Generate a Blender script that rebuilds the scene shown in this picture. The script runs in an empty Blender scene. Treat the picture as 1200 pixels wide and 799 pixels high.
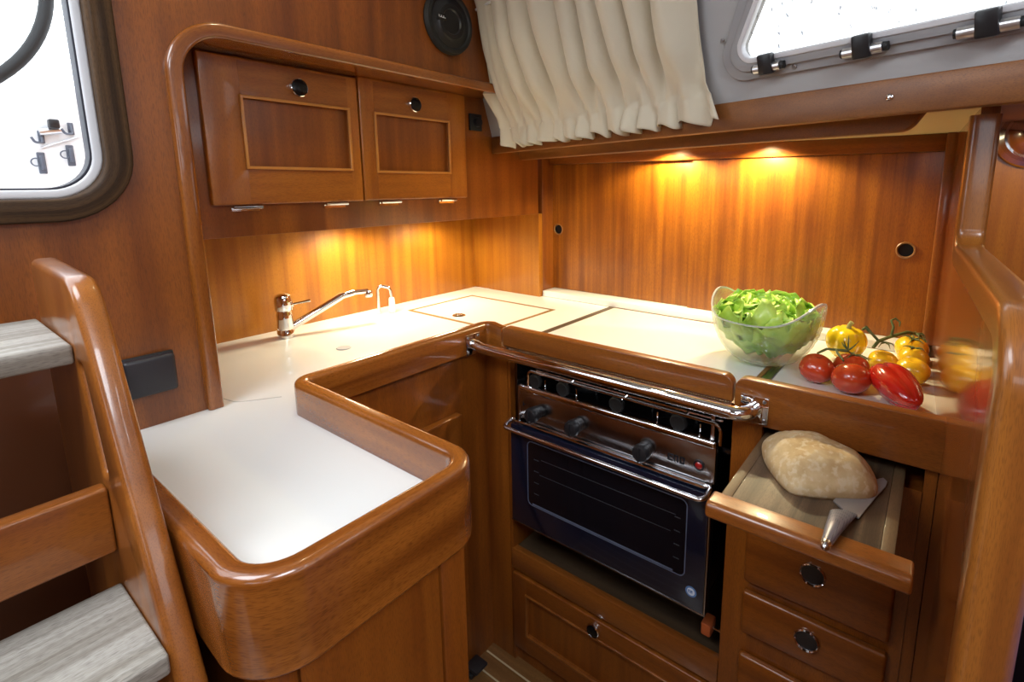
import bpy, bmesh, math, random
from math import sin, cos, pi, radians, sqrt, atan2
from mathutils import Vector, Matrix, noise
random.seed(7)
SC = bpy.context.scene
COL = SC.collection
V = Vector
# ------------------------------------------------------------------ camera
F_, CX, CY, YAW, PIT, ROL = 600.8, 644.2, 321.6, .6495, .1733, -.0053
CAMZ = 1.288
c0, s0, cp, sp, cr, sr = cos(YAW), sin(YAW), cos(PIT), sin(PIT), cos(ROL), sin(ROL)
fw = V((c0*cp, s0*cp, -sp)); r_ = V((s0, -c0, 0)); u_ = r_.cross(fw)
rt = cr*r_ + sr*u_; up = -sr*r_ + cr*u_
cam = bpy.data.objects.new('camera', bpy.data.cameras.new('camera'))
cam.matrix_world = Matrix(((rt.x, up.x, -fw.x, 0), (rt.y, up.y, -fw.y, 0), (rt.z, up.z, -fw.z, CAMZ), (0, 0, 0, 1)))
cam.data.sensor_width = 36; cam.data.lens = F_/1200*36
cam.data.shift_x = (600-CX)/1200; cam.data.shift_y = -(399.5-CY)/1200
cam.data.clip_start = .02
COL.objects.link(cam); SC.camera = cam

# ------------------------------------------------------------------ materials
MATS = {}
def newmat(name):
    m = bpy.data.materials.new(name); m.use_nodes = True
    nt = m.node_tree; nt.nodes.clear()
    out = nt.nodes.new('ShaderNodeOutputMaterial')
    b = nt.nodes.new('ShaderNodeBsdfPrincipled')
    nt.links.new(b.outputs[0], out.inputs[0])
    MATS[name] = m
    return m, nt, b, out
def plain(name, col, rough=.5, metal=0, coat=0, spec=.5, **kw):
    m, nt, b, out = newmat(name)
    b.inputs['Base Color'].default_value = (*col, 1); b.inputs['Roughness'].default_value = rough
    b.inputs['Metallic'].default_value = metal; b.inputs['Coat Weight'].default_value = coat
    b.inputs['Coat Roughness'].default_value = .05
    b.inputs['Specular IOR Level'].default_value = spec
    for k, v in kw.items(): b.inputs[k.replace('_', ' ')].default_value = v
    return m
def N(nt, t, **kw):
    n = nt.nodes.new(t)
    for k, v in kw.items():
        if k.startswith('i_'):
            n.inputs[int(k[2:])].default_value = v
        else: setattr(n, k, v)
    return n
def wood(name, light, dark, pore, axis='z', rough=.32, coat=.6, coatr=.08, ribbon=14, bump=.04, porew=.42, uv=False, mott=.35):
    m, nt, b, out = newmat(name); L = nt.links.new
    tc = N(nt, 'ShaderNodeTexCoord'); src = tc.outputs['UV' if uv else 'Object']
    def mapped(across, along):
        mp = N(nt, 'ShaderNodeMapping'); s = [across]*3
        s[{'x': 0, 'y': 1, 'z': 2}[axis]] = along
        mp.inputs['Scale'].default_value = s; L(src, mp.inputs[0]); return mp.outputs[0]
    n1 = N(nt, 'ShaderNodeTexNoise'); n1.inputs['Scale'].default_value = 1; n1.inputs['Detail'].default_value = 3; n1.inputs['Distortion'].default_value = .25
    L(mapped(ribbon*1.6, 1.1), n1.inputs['Vector'])
    n2 = N(nt, 'ShaderNodeTexNoise'); n2.inputs['Scale'].default_value = 1; n2.inputs['Detail'].default_value = 2
    L(mapped(ribbon*8, 9), n2.inputs['Vector'])
    n3 = N(nt, 'ShaderNodeTexNoise'); n3.inputs['Scale'].default_value = 1; n3.inputs['Detail'].default_value = 1
    L(mapped(1500, 120), n3.inputs['Vector'])
    n4 = N(nt, 'ShaderNodeTexNoise'); n4.inputs['Scale'].default_value = 5; n4.inputs['Detail'].default_value = 3
    L(mapped(1.6, 1), n4.inputs['Vector'])
    r1 = N(nt, 'ShaderNodeMapRange'); r1.inputs[1].default_value = .33; r1.inputs[2].default_value = .67; L(n1.outputs[0], r1.inputs[0])
    a = N(nt, 'ShaderNodeMath', operation='MULTIPLY_ADD'); L(n2.outputs[0], a.inputs[0]); a.inputs[1].default_value = .55; a.inputs[2].default_value = -.275
    a2 = N(nt, 'ShaderNodeMath', operation='ADD'); L(r1.outputs[0], a2.inputs[0]); L(a.outputs[0], a2.inputs[1])
    a3 = N(nt, 'ShaderNodeMath', operation='MULTIPLY_ADD'); L(n4.outputs[0], a3.inputs[0]); a3.inputs[1].default_value = mott*2; a3.inputs[2].default_value = -mott
    a4 = N(nt, 'ShaderNodeMath', operation='ADD', use_clamp=True); L(a2.outputs[0], a4.inputs[0]); L(a3.outputs[0], a4.inputs[1])
    mx = N(nt, 'ShaderNodeMix', data_type='RGBA'); L(a4.outputs[0], mx.inputs[0])
    mx.inputs[6].default_value = (*dark, 1); mx.inputs[7].default_value = (*light, 1)
    r3 = N(nt, 'ShaderNodeMapRange'); r3.inputs[1].default_value = .36; r3.inputs[2].default_value = .5; r3.inputs[3].default_value = porew; r3.inputs[4].default_value = 0; L(n3.outputs[0], r3.inputs[0])
    mx2 = N(nt, 'ShaderNodeMix', data_type='RGBA'); L(r3.outputs[0], mx2.inputs[0]); L(mx.outputs[2], mx2.inputs[6]); mx2.inputs[7].default_value = (*pore, 1)
    L(mx2.outputs[2], b.inputs['Base Color'])
    b.inputs['Roughness'].default_value = rough; b.inputs['Coat Weight'].default_value = coat; b.inputs['Coat Roughness'].default_value = coatr
    bp = N(nt, 'ShaderNodeBump'); bp.inputs['Strength'].default_value = bump; bp.inputs['Distance'].default_value = .001
    L(n3.outputs[0], bp.inputs['Height']); L(bp.outputs[0], b.inputs['Normal'])
    return m
MAH = ((.300, .087, .0085), (.165, .040, .0042), (.080, .018, .003))
for ax in 'xyz': wood('mahogany_'+ax, *MAH, axis=ax, coat=.35, coatr=.14, rough=.36)
for ax in 'xyz': wood('gloss_'+ax, (.33, .108, .017), (.19, .052, .008), (.085, .022, .004), axis=ax, rough=.3, coat=.5, coatr=.06)
wood('gloss_uv', (.36, .114, .016), (.15, .038, .005), (.075, .018, .003), axis='x', rough=.27, coat=.75, coatr=.06, uv=True, ribbon=20, bump=.02)
wood('veneer_z', (.36, .112, .006), (.175, .043, .003), (.10, .024, .002), axis='z', rough=.36, coat=.22, coatr=.12, ribbon=26, mott=.5)
wood('lamplit_z', (.42, .155, .010), (.28, .086, .006), (.16, .045, .004), axis='z', rough=.36, coat=.35, coatr=.14, ribbon=22)  # mahogany lightened towards gold: the lamp glow is put into the wood colour
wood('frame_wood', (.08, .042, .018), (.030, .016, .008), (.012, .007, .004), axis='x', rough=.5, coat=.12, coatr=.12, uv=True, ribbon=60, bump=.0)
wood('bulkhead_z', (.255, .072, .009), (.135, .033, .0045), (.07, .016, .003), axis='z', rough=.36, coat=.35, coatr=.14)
wood('door_z', (.40, .132, .015), (.24, .064, .007), (.12, .03, .004), axis='z', rough=.34, coat=.3, coatr=.12)
wood('door_x', (.42, .145, .017), (.26, .072, .008), (.13, .034, .004), axis='x', rough=.34, coat=.3, coatr=.12)
wood('fascia_y', (.26, .090, .013), (.15, .046, .007), (.07, .02, .004), axis='y', rough=.45, coat=.06, coatr=.2)
wood('golden_uv', (.34, .118, .018), (.18, .052, .008), (.10, .03, .005), axis='x', rough=.32, coat=.5, coatr=.1, uv=True, ribbon=20, bump=.02)
plain('bead_gold', (.50, .20, .035), .35, coat=.4)
for _n in MATS['frame_wood'].node_tree.nodes:
    if _n.type == 'BSDF_PRINCIPLED': _n.inputs['Specular IOR Level'].default_value = .12; _n.inputs['Coat Weight'].default_value = .04
wood('satin_z', *MAH, axis='z', rough=.38, coat=.25, coatr=.2)
wood('mirror_z', (.31, .085, .012), (.20, .048, .007), (.11, .025, .004), axis='z', rough=.3, coat=1, coatr=.09, bump=.0)
wood('teak_x', (.42, .395, .35), (.19, .165, .13), (.09, .075, .06), axis='x', rough=.55, coat=.05, ribbon=48, porew=.5)
wood('walnut_x', (.19, .118, .066), (.072, .044, .025), (.045, .03, .02), axis='x', rough=.5, coat=.08, ribbon=45)
wood('walnut_y', (.23, .135, .062), (.13, .075, .036), (.08, .045, .025), axis='x', rough=.5, coat=.1, ribbon=20)
wood('oak_sole_y', (.30, .15, .05), (.19, .085, .026), (.09, .035, .012), axis='y', rough=.35, coat=.5, ribbon=20)
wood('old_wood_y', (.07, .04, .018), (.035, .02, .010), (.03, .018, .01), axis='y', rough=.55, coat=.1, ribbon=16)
plain('rim_highlight', (.62, .68, .68), .12, coat=.6, Alpha=.6)  # bowl rim highlight, painted in as a paler colour
plain('laminate', (.80, .80, .78), .28, coat=.3)
plain('white_edge', (.82, .82, .80), .3)
plain('seam', (.45, .44, .42), .6)
plain('liner', (.38, .375, .375), .75)
plain('cream_liner', (.62, .50, .28), .8)
plain('chrome', (.82, .82, .84), .05, 1)
plain('satin_steel', (.60, .60, .61), .22, 1)
plain('aluminium', (.72, .72, .74), .3, 1)
plain('steel_panel', (.42, .40, .40), .22, 1)
plain('black_plastic', (.012, .012, .014), .35)
plain('black_matte', (.009, .009, .009), .6)
plain('charcoal', (.020, .018, .022), .42)
plain('black_gloss', (.006, .006, .007), .08, coat=1)
plain('black_gloss_soft', (.005, .005, .006), .22, spec=.35)
plain('dark_glass', (.007, .009, .021), .14, coat=.4, spec=.35)
plain('window_dark', (.006, .005, .007), .14, coat=.4, spec=.35)
plain('line_grey', (.10, .115, .17), .4)
plain('line_dim', (.035, .035, .042), .4)
plain('frame_grey', (.30, .30, .31), .4)
plain('frame_light', (.62, .62, .64), .3)
plain('gasket', (.01, .01, .02), .5)
plain('white_gel', (.86, .87, .88), .35)
plain('white_plastic', (.85, .85, .82), .35)
plain('grey_plug', (.42, .44, .48), .4)
plain('rubber_orange', (.45, .10, .025), .5)
plain('inlay', (.24, .105, .03), .35, coat=.5)
plain('inlay_gold', (.26, .13, .03), .35, coat=.5)
plain('stripe_light', (.62, .52, .34), .45)
plain('blue_cloth', (.03, .06, .20), .85)
plain('sticker_white', (.7, .74, .82), .4)
plain('sticker_blue', (.10, .20, .42), .4)
plain('dark_ink', (.01, .01, .015), .5)
plain('red_lens', (.35, .01, .01), .15, coat=1)
plain('screw', (.35, .35, .36), .3, 1)
plain('deck_steel', (.09, .10, .13), .4, .0)
plain('steel_blade', (.50, .51, .55), .3, .7)
plain('dark_hole', (.012, .006, .004), .7)
plain('frame_dark', (.045, .030, .018), .3, coat=.7)
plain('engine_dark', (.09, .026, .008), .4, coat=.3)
# lamp lens that really emits
m, nt, b, o = newmat('lamp_lens'); b.inputs['Base Color'].default_value = (1, .8, .5, 1); b.inputs['Emission Color'].default_value = (1, .62, .25, 1); b.inputs['Emission Strength'].default_value = 12
# dotted knife handle
m, nt, b, o = newmat('steel_dotted'); b.inputs['Metallic'].default_value = .5; b.inputs['Roughness'].default_value = .38
tc = N(nt, 'ShaderNodeTexCoord'); vo = N(nt, 'ShaderNodeTexVoronoi'); vo.inputs['Scale'].default_value = 420; vo.inputs['Randomness'].default_value = 0
nt.links.new(tc.outputs['Object'], vo.inputs['Vector']); rr = N(nt, 'ShaderNodeMapRange'); rr.inputs[1].default_value = .22; rr.inputs[2].default_value = .34
nt.links.new(vo.outputs[0], rr.inputs[0]); mx = N(nt, 'ShaderNodeMix', data_type='RGBA'); nt.links.new(rr.outputs[0], mx.inputs[0])
mx.inputs[6].default_value = (.06, .06, .09, 1); mx.inputs[7].default_value = (.24, .24, .30, 1); nt.links.new(mx.outputs[2], b.inputs['Base Color'])
# fabric
m, nt, b, o = newmat('curtain'); b.inputs['Base Color'].default_value = (.60, .54, .41, 1); b.inputs['Roughness'].default_value = .65; b.inputs['Sheen Weight'].default_value = .3
b.inputs['Subsurface Weight'].default_value = 0
tc = N(nt, 'ShaderNodeTexCoord'); n = N(nt, 'ShaderNodeTexNoise'); n.inputs['Scale'].default_value = 60; n.inputs['Detail'].default_value = 3
nt.links.new(tc.outputs['Object'], n.inputs[0]); bp = N(nt, 'ShaderNodeBump'); bp.inputs['Strength'].default_value = .25; bp.inputs['Distance'].default_value = .004
nt.links.new(n.outputs[0], bp.inputs['Height']); nt.links.new(bp.outputs[0], b.inputs['Normal'])
# glass bowl
m, nt, b, o = newmat('bowl_glass'); nt.nodes.remove(b); L = nt.links.new
tr = N(nt, 'ShaderNodeBsdfTransparent'); tr.inputs[0].default_value = (.95, .97, .96, 1)
gl = N(nt, 'ShaderNodeBsdfGlossy'); gl.inputs['Roughness'].default_value = .04
df = N(nt, 'ShaderNodeBsdfDiffuse'); df.inputs[0].default_value = (.82, .86, .84, 1); tl = N(nt, 'ShaderNodeBsdfTranslucent'); tl.inputs[0].default_value = (.82, .86, .84, 1)
ad = N(nt, 'ShaderNodeMixShader'); ad.inputs[0].default_value = .5; L(df.outputs[0], ad.inputs[1]); L(tl.outputs[0], ad.inputs[2])
lw = N(nt, 'ShaderNodeLayerWeight'); lw.inputs[0].default_value = .42
m0 = N(nt, 'ShaderNodeMixShader'); m0.inputs[0].default_value = .035; L(tr.outputs[0], m0.inputs[1]); L(ad.outputs[0], m0.inputs[2])
fc = N(nt, 'ShaderNodeMath', operation='POWER'); L(lw.outputs['Facing'], fc.inputs[0]); fc.inputs[1].default_value = 2.6
fm = N(nt, 'ShaderNodeMath', operation='MULTIPLY_ADD'); L(fc.outputs[0], fm.inputs[0]); fm.inputs[1].default_value = .45; fm.inputs[2].default_value = .05
m1 = N(nt, 'ShaderNodeMixShader'); L(fm.outputs[0], m1.inputs[0]); L(m0.outputs[0], m1.inputs[1]); L(gl.outputs[0], m1.inputs[2])
fd = N(nt, 'ShaderNodeMath', operation='MULTIPLY'); L(fc.outputs[0], fd.inputs[0]); fd.inputs[1].default_value = .35  # pale diffuse towards grazing edges paints in the bowl's edge highlight
m2 = N(nt, 'ShaderNodeMixShader'); L(fd.outputs[0], m2.inputs[0]); L(m1.outputs[0], m2.inputs[1]); L(ad.outputs[0], m2.inputs[2]); L(m2.outputs[0], o.inputs[0])
# window pane: clear pane with specks of rain
m, nt, b, o = newmat('pane'); L = nt.links.new
nt.nodes.remove(b); tr = N(nt, 'ShaderNodeBsdfTransparent'); gl = N(nt, 'ShaderNodeBsdfGlossy'); gl.inputs['Roughness'].default_value = .02
mxs = N(nt, 'ShaderNodeMixShader'); mxs.inputs[0].default_value = .06; L(tr.outputs[0], mxs.inputs[1]); L(gl.outputs[0], mxs.inputs[2])
df = N(nt, 'ShaderNodeBsdfDiffuse'); df.inputs[0].default_value = (.25, .27, .3, 1)
tc = N(nt, 'ShaderNodeTexCoord'); mp = N(nt, 'ShaderNodeMapping'); mp.inputs['Scale'].default_value = (130, 130, 55); L(tc.outputs['Object'], mp.inputs[0])
nn = N(nt, 'ShaderNodeTexNoise'); nn.inputs['Scale'].default_value = 1; nn.inputs['Detail'].default_value = 4; L(mp.outputs[0], nn.inputs[0])
mr = N(nt, 'ShaderNodeMapRange'); mr.inputs[1].default_value = .64; mr.inputs[2].default_value = .70; mr.inputs[4].default_value = .88; L(nn.outputs[0], mr.inputs[0])
mx2 = N(nt, 'ShaderNodeMixShader'); L(mr.outputs[0], mx2.inputs[0]); L(mxs.outputs[0], mx2.inputs[1]); L(df.outputs[0], mx2.inputs[2]); L(mx2.outputs[0], o.inputs[0])
m, nt, b, o = newmat('clear_pane'); nt.nodes.remove(b); tr = N(nt, 'ShaderNodeBsdfTransparent'); gl = N(nt, 'ShaderNodeBsdfGlossy'); gl.inputs['Roughness'].default_value = .02
mxs = N(nt, 'ShaderNodeMixShader'); mxs.inputs[0].default_value = 0; nt.links.new(tr.outputs[0], mxs.inputs[1]); nt.links.new(gl.outputs[0], mxs.inputs[2]); nt.links.new(mxs.outputs[0], o.inputs[0])
def mottled(name, c1, c2, scale, rough, coat=0, lo=.35, hi=.65, sss=0, bump=0, c3=None, trans=0):
    m, nt, b, o = newmat(name); L = nt.links.new
    tc = N(nt, 'ShaderNodeTexCoord'); n = N(nt, 'ShaderNodeTexNoise'); n.inputs['Scale'].default_value = scale; n.inputs['Detail'].default_value = 5
    L(tc.outputs['Object'], n.inputs[0]); mr = N(nt, 'ShaderNodeMapRange'); mr.inputs[1].default_value = lo; mr.inputs[2].default_value = hi; L(n.outputs[0], mr.inputs[0])
    mx = N(nt, 'ShaderNodeMix', data_type='RGBA'); L(mr.outputs[0], mx.inputs[0]); mx.inputs[6].default_value = (*c1, 1); mx.inputs[7].default_value = (*c2, 1)
    last = mx.outputs[2]
    if c3:
        n2 = N(nt, 'ShaderNodeTexNoise'); n2.inputs['Scale'].default_value = scale*3.3; n2.inputs['Detail'].default_value = 6; L(tc.outputs['Object'], n2.inputs[0])
        m2 = N(nt, 'ShaderNodeMapRange'); m2.inputs[1].default_value = .5; m2.inputs[2].default_value = .62; m2.inputs[4].default_value = .7; L(n2.outputs[0], m2.inputs[0])
        x2 = N(nt, 'ShaderNodeMix', data_type='RGBA'); L(m2.outputs[0], x2.inputs[0]); L(last, x2.inputs[6]); x2.inputs[7].default_value = (*c3, 1); last = x2.outputs[2]
    L(last, b.inputs['Base Color']); b.inputs['Roughness'].default_value = rough; b.inputs['Coat Weight'].default_value = coat; b.inputs['Coat Roughness'].default_value = .08
    if sss: b.inputs['Subsurface Weight'].default_value = sss; b.inputs['Subsurface Radius'].default_value = (.01, .006, .003)
    if bump:
        bp = N(nt, 'ShaderNodeBump'); bp.inputs['Strength'].default_value = bump; bp.inputs['Distance'].default_value = .003; L(n.outputs[0], bp.inputs['Height']); L(bp.outputs[0], b.inputs['Normal'])
    return m
mottled('tomato_red', (.46, .035, .010), (.58, .075, .018), 14, .2, .7)
mottled('pepper_red', (.38, .006, .006), (.58, .018, .008), 16, .16, .9)
mottled('tomato_yellow', (.86, .55, .02), (.78, .44, .015), 14, .22, .6)
mottled('pepper_yellow', (.88, .62, .015), (.80, .52, .01), 18, .2, .7)
mottled('vine', (.06, .10, .02), (.14, .17, .05), 90, .6)
mottled('stalk_pale', (.32, .36, .12), (.42, .42, .2), 90, .6)
mottled('lettuce', (.26, .52, .03), (.52, .74, .13), 20, .38, .15, bump=.8)
mottled('bread', (.46, .29, .12), (.66, .50, .28), 30, .85, lo=.3, hi=.7, bump=.5, c3=(.68, .56, .37))

# ------------------------------------------------------------------ object helpers
ORG = {}
def base_of(bm):
    xs = [v.co for v in bm.verts]
    return V(((min(p.x for p in xs)+max(p.x for p in xs))/2, (min(p.y for p in xs)+max(p.y for p in xs))/2, min(p.z for p in xs)))
def obj(name, bm, mat, parent=None, smooth=True, ang=35, label=None):
    bmesh.ops.recalc_face_normals(bm, faces=bm.faces)
    base = base_of(bm)
    org = ORG[parent] if parent is not None else V((0, 0, 0))
    for v in bm.verts: v.co -= base
    me = bpy.data.meshes.new(name)
    if smooth:
        for f in bm.faces: f.smooth = True
        for e in bm.edges:
            if len(e.link_faces) == 2 and e.calc_face_angle(0) > radians(ang): e.smooth = False
    bm.to_mesh(me); bm.free()
    mats = mat if isinstance(mat, (list, tuple)) else [mat]
    for x in mats: me.materials.append(MATS[x])
    o = bpy.data.objects.new(name, me); COL.objects.link(o)
    o.location = base-org; ORG[o.name] = base
    if parent is not None: o.parent = bpy.data.objects[parent]
    if label: o['label'] = label
    return o.name
def islands(bm):
    seen = set(); out = []
    bm.verts.ensure_lookup_table()
    for v in bm.verts:
        if v in seen: continue
        st_ = [v]; seen.add(v); grp = []
        while st_:
            q = st_.pop(); grp.append(q)
            for e in q.link_edges:
                w_ = e.other_vert(q)
                if w_ not in seen: seen.add(w_); st_.append(w_)
        out.append(grp)
    return out
def each(name, bm, mat, parent=None, **kw):
    """one object per separate piece of bm"""
    out = []
    for grp in islands(bm):
        t = BM(); idx = {v: t.verts.new(v.co) for v in grp}; gs = set(grp)
        for f in bm.faces:
            if f.verts[0] in gs: t.faces.new([idx[v] for v in f.verts])
        out.append(obj(name, t, mat, parent, **kw))
    bm.free(); return out
def D(n): return bpy.data.objects[n]
def thing(name, label, cat, loc, group=None):
    o = bpy.data.objects.new(name, None); COL.objects.link(o); o.empty_display_size = .05
    o.location = loc; ORG[o.name] = V(loc); o['label'] = label; o['category'] = cat
    if group: o['group'] = group
    return o.name
def tag(n, label, cat, group=None):
    o = D(n); o['label'] = label; o['category'] = cat
    if group: o['group'] = group
    return n
def struct(name, bm, mat, label=None, **kw):
    n = obj(name, bm, mat, **kw); D(n)['kind'] = 'structure'
    if label: D(n)['label'] = label
    return n
def BM(): return bmesh.new()
def box(bm, x0, x1, y0, y1, z0, z1, r=0, seg=2, M=None, mi=0):
    t = BM()
    bmesh.ops.create_cube(t, size=1)
    for v in t.verts: v.co = V(((x0+x1)/2+v.co.x*(x1-x0), (y0+y1)/2+v.co.y*(y1-y0), (z0+z1)/2+v.co.z*(z1-z0)))
    if r > 0: bmesh.ops.bevel(t, geom=t.edges[:], offset=r, segments=seg, profile=.5, affect='EDGES')
    if M: bmesh.ops.transform(t, matrix=M, verts=t.verts)
    merge(bm, t, mi); return bm
def merge(bm, t, mi=0):
    me = bpy.data.meshes.new('tmp'); 
    for f in t.faces: f.material_index = mi if mi else f.material_index
    t.to_mesh(me); t.free(); bm.from_mesh(me); bpy.data.meshes.remove(me)
def B(*a, **k): return box(BM(), *a, **k)
def lathe(bm, prof, M, n=32, mi=0):
    """prof: list of (r, h); axis z, transformed by M"""
    t = BM(); rings = []
    for r, h in prof:
        if r < 1e-6: rings.append([t.verts.new((0, 0, h))])
        else: rings.append([t.verts.new((r*cos(2*pi*k/n), r*sin(2*pi*k/n), h)) for k in range(n)])
    for a, b_ in zip(rings, rings[1:]):
        for k in range(n):
            k2 = (k+1) % n
            if len(a) == 1 and len(b_) == 1: continue
            if len(a) == 1: t.faces.new((a[0], b_[k], b_[k2]))
            elif len(b_) == 1: t.faces.new((a[k], a[k2], b_[0]))
            else: t.faces.new((a[k], a[k2], b_[k2], b_[k]))
    for f in t.faces: f.material_index = mi
    bmesh.ops.transform(t, matrix=M, verts=t.verts); merge(bm, t, mi); return bm
def AX(pos, d, roll=0):
    d = V(d).normalized(); q = V((0, 0, 1)).rotation_difference(d)
    return Matrix.Translation(V(pos)) @ q.to_matrix().to_4x4() @ Matrix.Rotation(roll, 4, 'Z')
def fillet(pts, rad, n=8, closed=False):
    out = []; m = len(pts)
    for i, p in enumerate(pts):
        r = rad[i] if isinstance(rad, (list, tuple)) else rad
        if (not closed and i in (0, m-1)) or r <= 0: out.append(V(p)); continue
        p = V(p); a = V(pts[i-1])-p; b_ = V(pts[(i+1) % m])-p
        th = a.angle(b_); d = min(r/math.tan(th/2), a.length*.49, b_.length*.49); rr = d*math.tan(th/2)
        A = p+a.normalized()*d; Bp = p+b_.normalized()*d
        c = p+(a.normalized()+b_.normalized()).normalized()*(rr/sin(th/2))
        va = A-c; vb = Bp-c; tot = va.angle(vb)
        for k in range(n+1):
            t = k/n
            out.append(c+(va*sin((1-t)*tot)+vb*sin(t*tot))/sin(tot) if tot > 1e-4 else p)
    return out
def tube(bm, pts, rad, n=12, cap=True, mi=0):
    """round bar through 3D points; rad may be a list"""
    t = BM(); pts = [V(p) for p in pts]; rings = []; m = len(pts)
    prev = None
    for i, p in enumerate(pts):
        d = (pts[min(i+1, m-1)]-pts[max(i-1, 0)]).normalized()
        if prev is None:
            ref = V((0, 0, 1)) if abs(d.z) < .9 else V((1, 0, 0)); a = d.cross(ref).normalized()
        else: a = (prev-d*prev.dot(d)).normalized()
        prev = a; b_ = d.cross(a); r = rad[i] if isinstance(rad, (list, tuple)) else rad
        rings.append([t.verts.new(p+(a*cos(2*pi*k/n)+b_*sin(2*pi*k/n))*r) for k in range(n)])
    for A, Bq in zip(rings, rings[1:]):
        for k in range(n): t.faces.new((A[k], A[(k+1) % n], Bq[(k+1) % n], Bq[k]))
    if cap: t.faces.new(rings[0][::-1]); t.faces.new(rings[-1])
    for f in t.faces: f.material_index = mi
    merge(bm, t, mi); return bm
def sweep(bm, path, prof, to3d, closed=False, mi=0):
    """path: 2D points; prof(i) or list of (offset, height); to3d(x, y, h)"""
    t = BM(); uvl = t.loops.layers.uv.new('UVMap'); m = len(path); rings = []; lens = [0]
    path = [V((p[0], p[1])) for p in path]
    for i in range(1, m): lens.append(lens[-1]+(path[i]-path[i-1]).length)
    for i in range(m):
        p = path[i]
        a = path[i-1] if (i > 0 or closed) else None; b_ = path[(i+1) % m] if (i < m-1 or closed) else None
        d1 = (p-a).normalized() if a is not None else None; d2 = (b_-p).normalized() if b_ is not None else None
        if d1 is None: d1 = d2
        if d2 is None: d2 = d1
        n1 = V((-d1.y, d1.x)); n2 = V((-d2.y, d2.x)); nn = (n1+n2).normalized(); k = 1/max(.3, nn.dot(n1))
        pr = prof(i, lens[i]/max(1e-9, lens[-1])) if callable(prof) else prof
        rings.append([t.verts.new(to3d(p.x+nn.x*o*k, p.y+nn.y*o*k, h)) for o, h in pr])
    q = len(rings[0]); per = [0]
    pr = prof(0, 0) if callable(prof) else prof
    for j in range(1, q+1): per.append(per[-1]+(V(pr[j % q])-V(pr[j-1])).length)
    idx = list(range(m-1))+([m-1] if closed else [])
    for i in idx:
        i2 = (i+1) % m; l2 = lens[i2] if i2 else lens[-1]+(path[0]-path[-1]).length
        for j in range(q):
            j2 = (j+1) % q
            f = t.faces.new((rings[i][j], rings[i2][j], rings[i2][j2], rings[i][j2]))
            for lp, uv in zip(f.loops, ((lens[i], per[j]), (l2, per[j]), (l2, per[j+1]), (lens[i], per[j+1]))): lp[uvl].uv = uv
    if not closed: t.faces.new(rings[0]); t.faces.new(rings[-1][::-1])
    for f in t.faces: f.material_index = mi
    merge(bm, t, mi); return bm
def rrect(x0, x1, y0, y1, r, n=5):
    """rounded-rectangle profile, r may be 4 radii (x0y0, x1y0, x1y1, x0y1)"""
    rs = r if isinstance(r, (list, tuple)) else [r]*4; out = []
    for (cx, cy, a), rr in zip(((x0, y0, pi), (x1, y0, 1.5*pi), (x1, y1, 0), (x0, y1, .5*pi)), rs):
        sx = 1 if cx == x0 else -1; sy = 1 if cy == y0 else -1
        if rr <= 0: out.append((cx, cy)); continue
        for k in range(n+1):
            t = a+k/n*pi/2; out.append((cx+sx*rr+rr*cos(t), cy+sy*rr+rr*sin(t)))
    return out
def plate(outer, holes, h0, h1, to3d, bevel=0):
    """flat board with holes: outer/holes 2D loops, between heights h0..h1"""
    cu = bpy.data.curves.new('tmp', 'CURVE'); cu.dimensions = '2D'; cu.fill_mode = 'BOTH'
    cu.extrude = abs(h1-h0)/2-bevel; cu.bevel_depth = bevel; cu.bevel_resolution = 2
    if bevel: cu.offset = -bevel
    for lp in [outer]+list(holes):
        s = cu.splines.new('POLY'); s.points.add(len(lp)-1); s.use_cyclic_u = True
        for q, p in zip(s.points, lp): q.co = (p[0], p[1], 0, 1)
    o = bpy.data.objects.new('tmp', cu); COL.objects.link(o)
    bpy.context.view_layer.update()
    me = bpy.data.meshes.new_from_object(o.evaluated_get(bpy.context.evaluated_depsgraph_get()))
    bm = BM(); bm.from_mesh(me); bpy.data.objects.remove(o); bpy.data.curves.remove(cu); bpy.data.meshes.remove(me)
    bmesh.ops.remove_doubles(bm, verts=bm.verts, dist=1e-5)
    c = (h0+h1)/2
    for v in bm.verts: v.co = V(to3d(v.co.x, v.co.y, c+v.co.z))
    bmesh.ops.recalc_face_normals(bm, faces=bm.faces)
    return bm
XY = lambda x, y, h: V((x, y, h))
XZ = lambda x, z, h: V((x, h, z))
YZ = lambda y, z, h: V((h, y, z))
def rect(x0, x1, y0, y1, r=0, n=6): return rrect(x0, x1, y0, y1, r, n) if r else [(x0, y0), (x1, y0), (x1, y1), (x0, y1)]
def blob(c, rx, ry, rz, n=28, fn=None, M=None):
    bm = BM(); bmesh.ops.create_uvsphere(bm, u_segments=n, v_segments=n//2+2, radius=1)
    for v in bm.verts:
        p = v.co.copy()
        if fn: p = fn(p)
        v.co = V((p.x*rx, p.y*ry, p.z*rz))
        if M: v.co = M @ v.co
        v.co += V(c)
    return bm

ZC = .888
YB = 1.03
def wallC(x): return -.015-(1.45-x)*.04

# ------------------------------------------------------------------ floor, ceiling, shell
bm = B(-1.3, 1.5, -1.6, 1.03, -.03, 0)
struct('floor', bm, 'oak_sole_y')
for k in range(14):
    x = .8745-k*.049
    if x < .43: break
    tag_n = obj('inlay_stripe', B(x-.0022, x+.0022, -.9, .892, 0.0002, .0012), 'stripe_light', 'floor')
# bulkhead with window and arched opening
win = rect(-.60, .232, 1.268, 1.93, .07, 8)
arch = fillet([(.334, .86), (.334, 1.556), (1.30, 1.605), (1.30, .86)], [0, .085, 0, 0], 12)
out = [(-1.3, 0), (1.26, 0), (1.26, 1.95), (-1.3, 1.95)]
arch = [(x if x < 1.25 else 1.2599, z) for x, z in [(p.x, p.y) for p in arch]]
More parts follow.
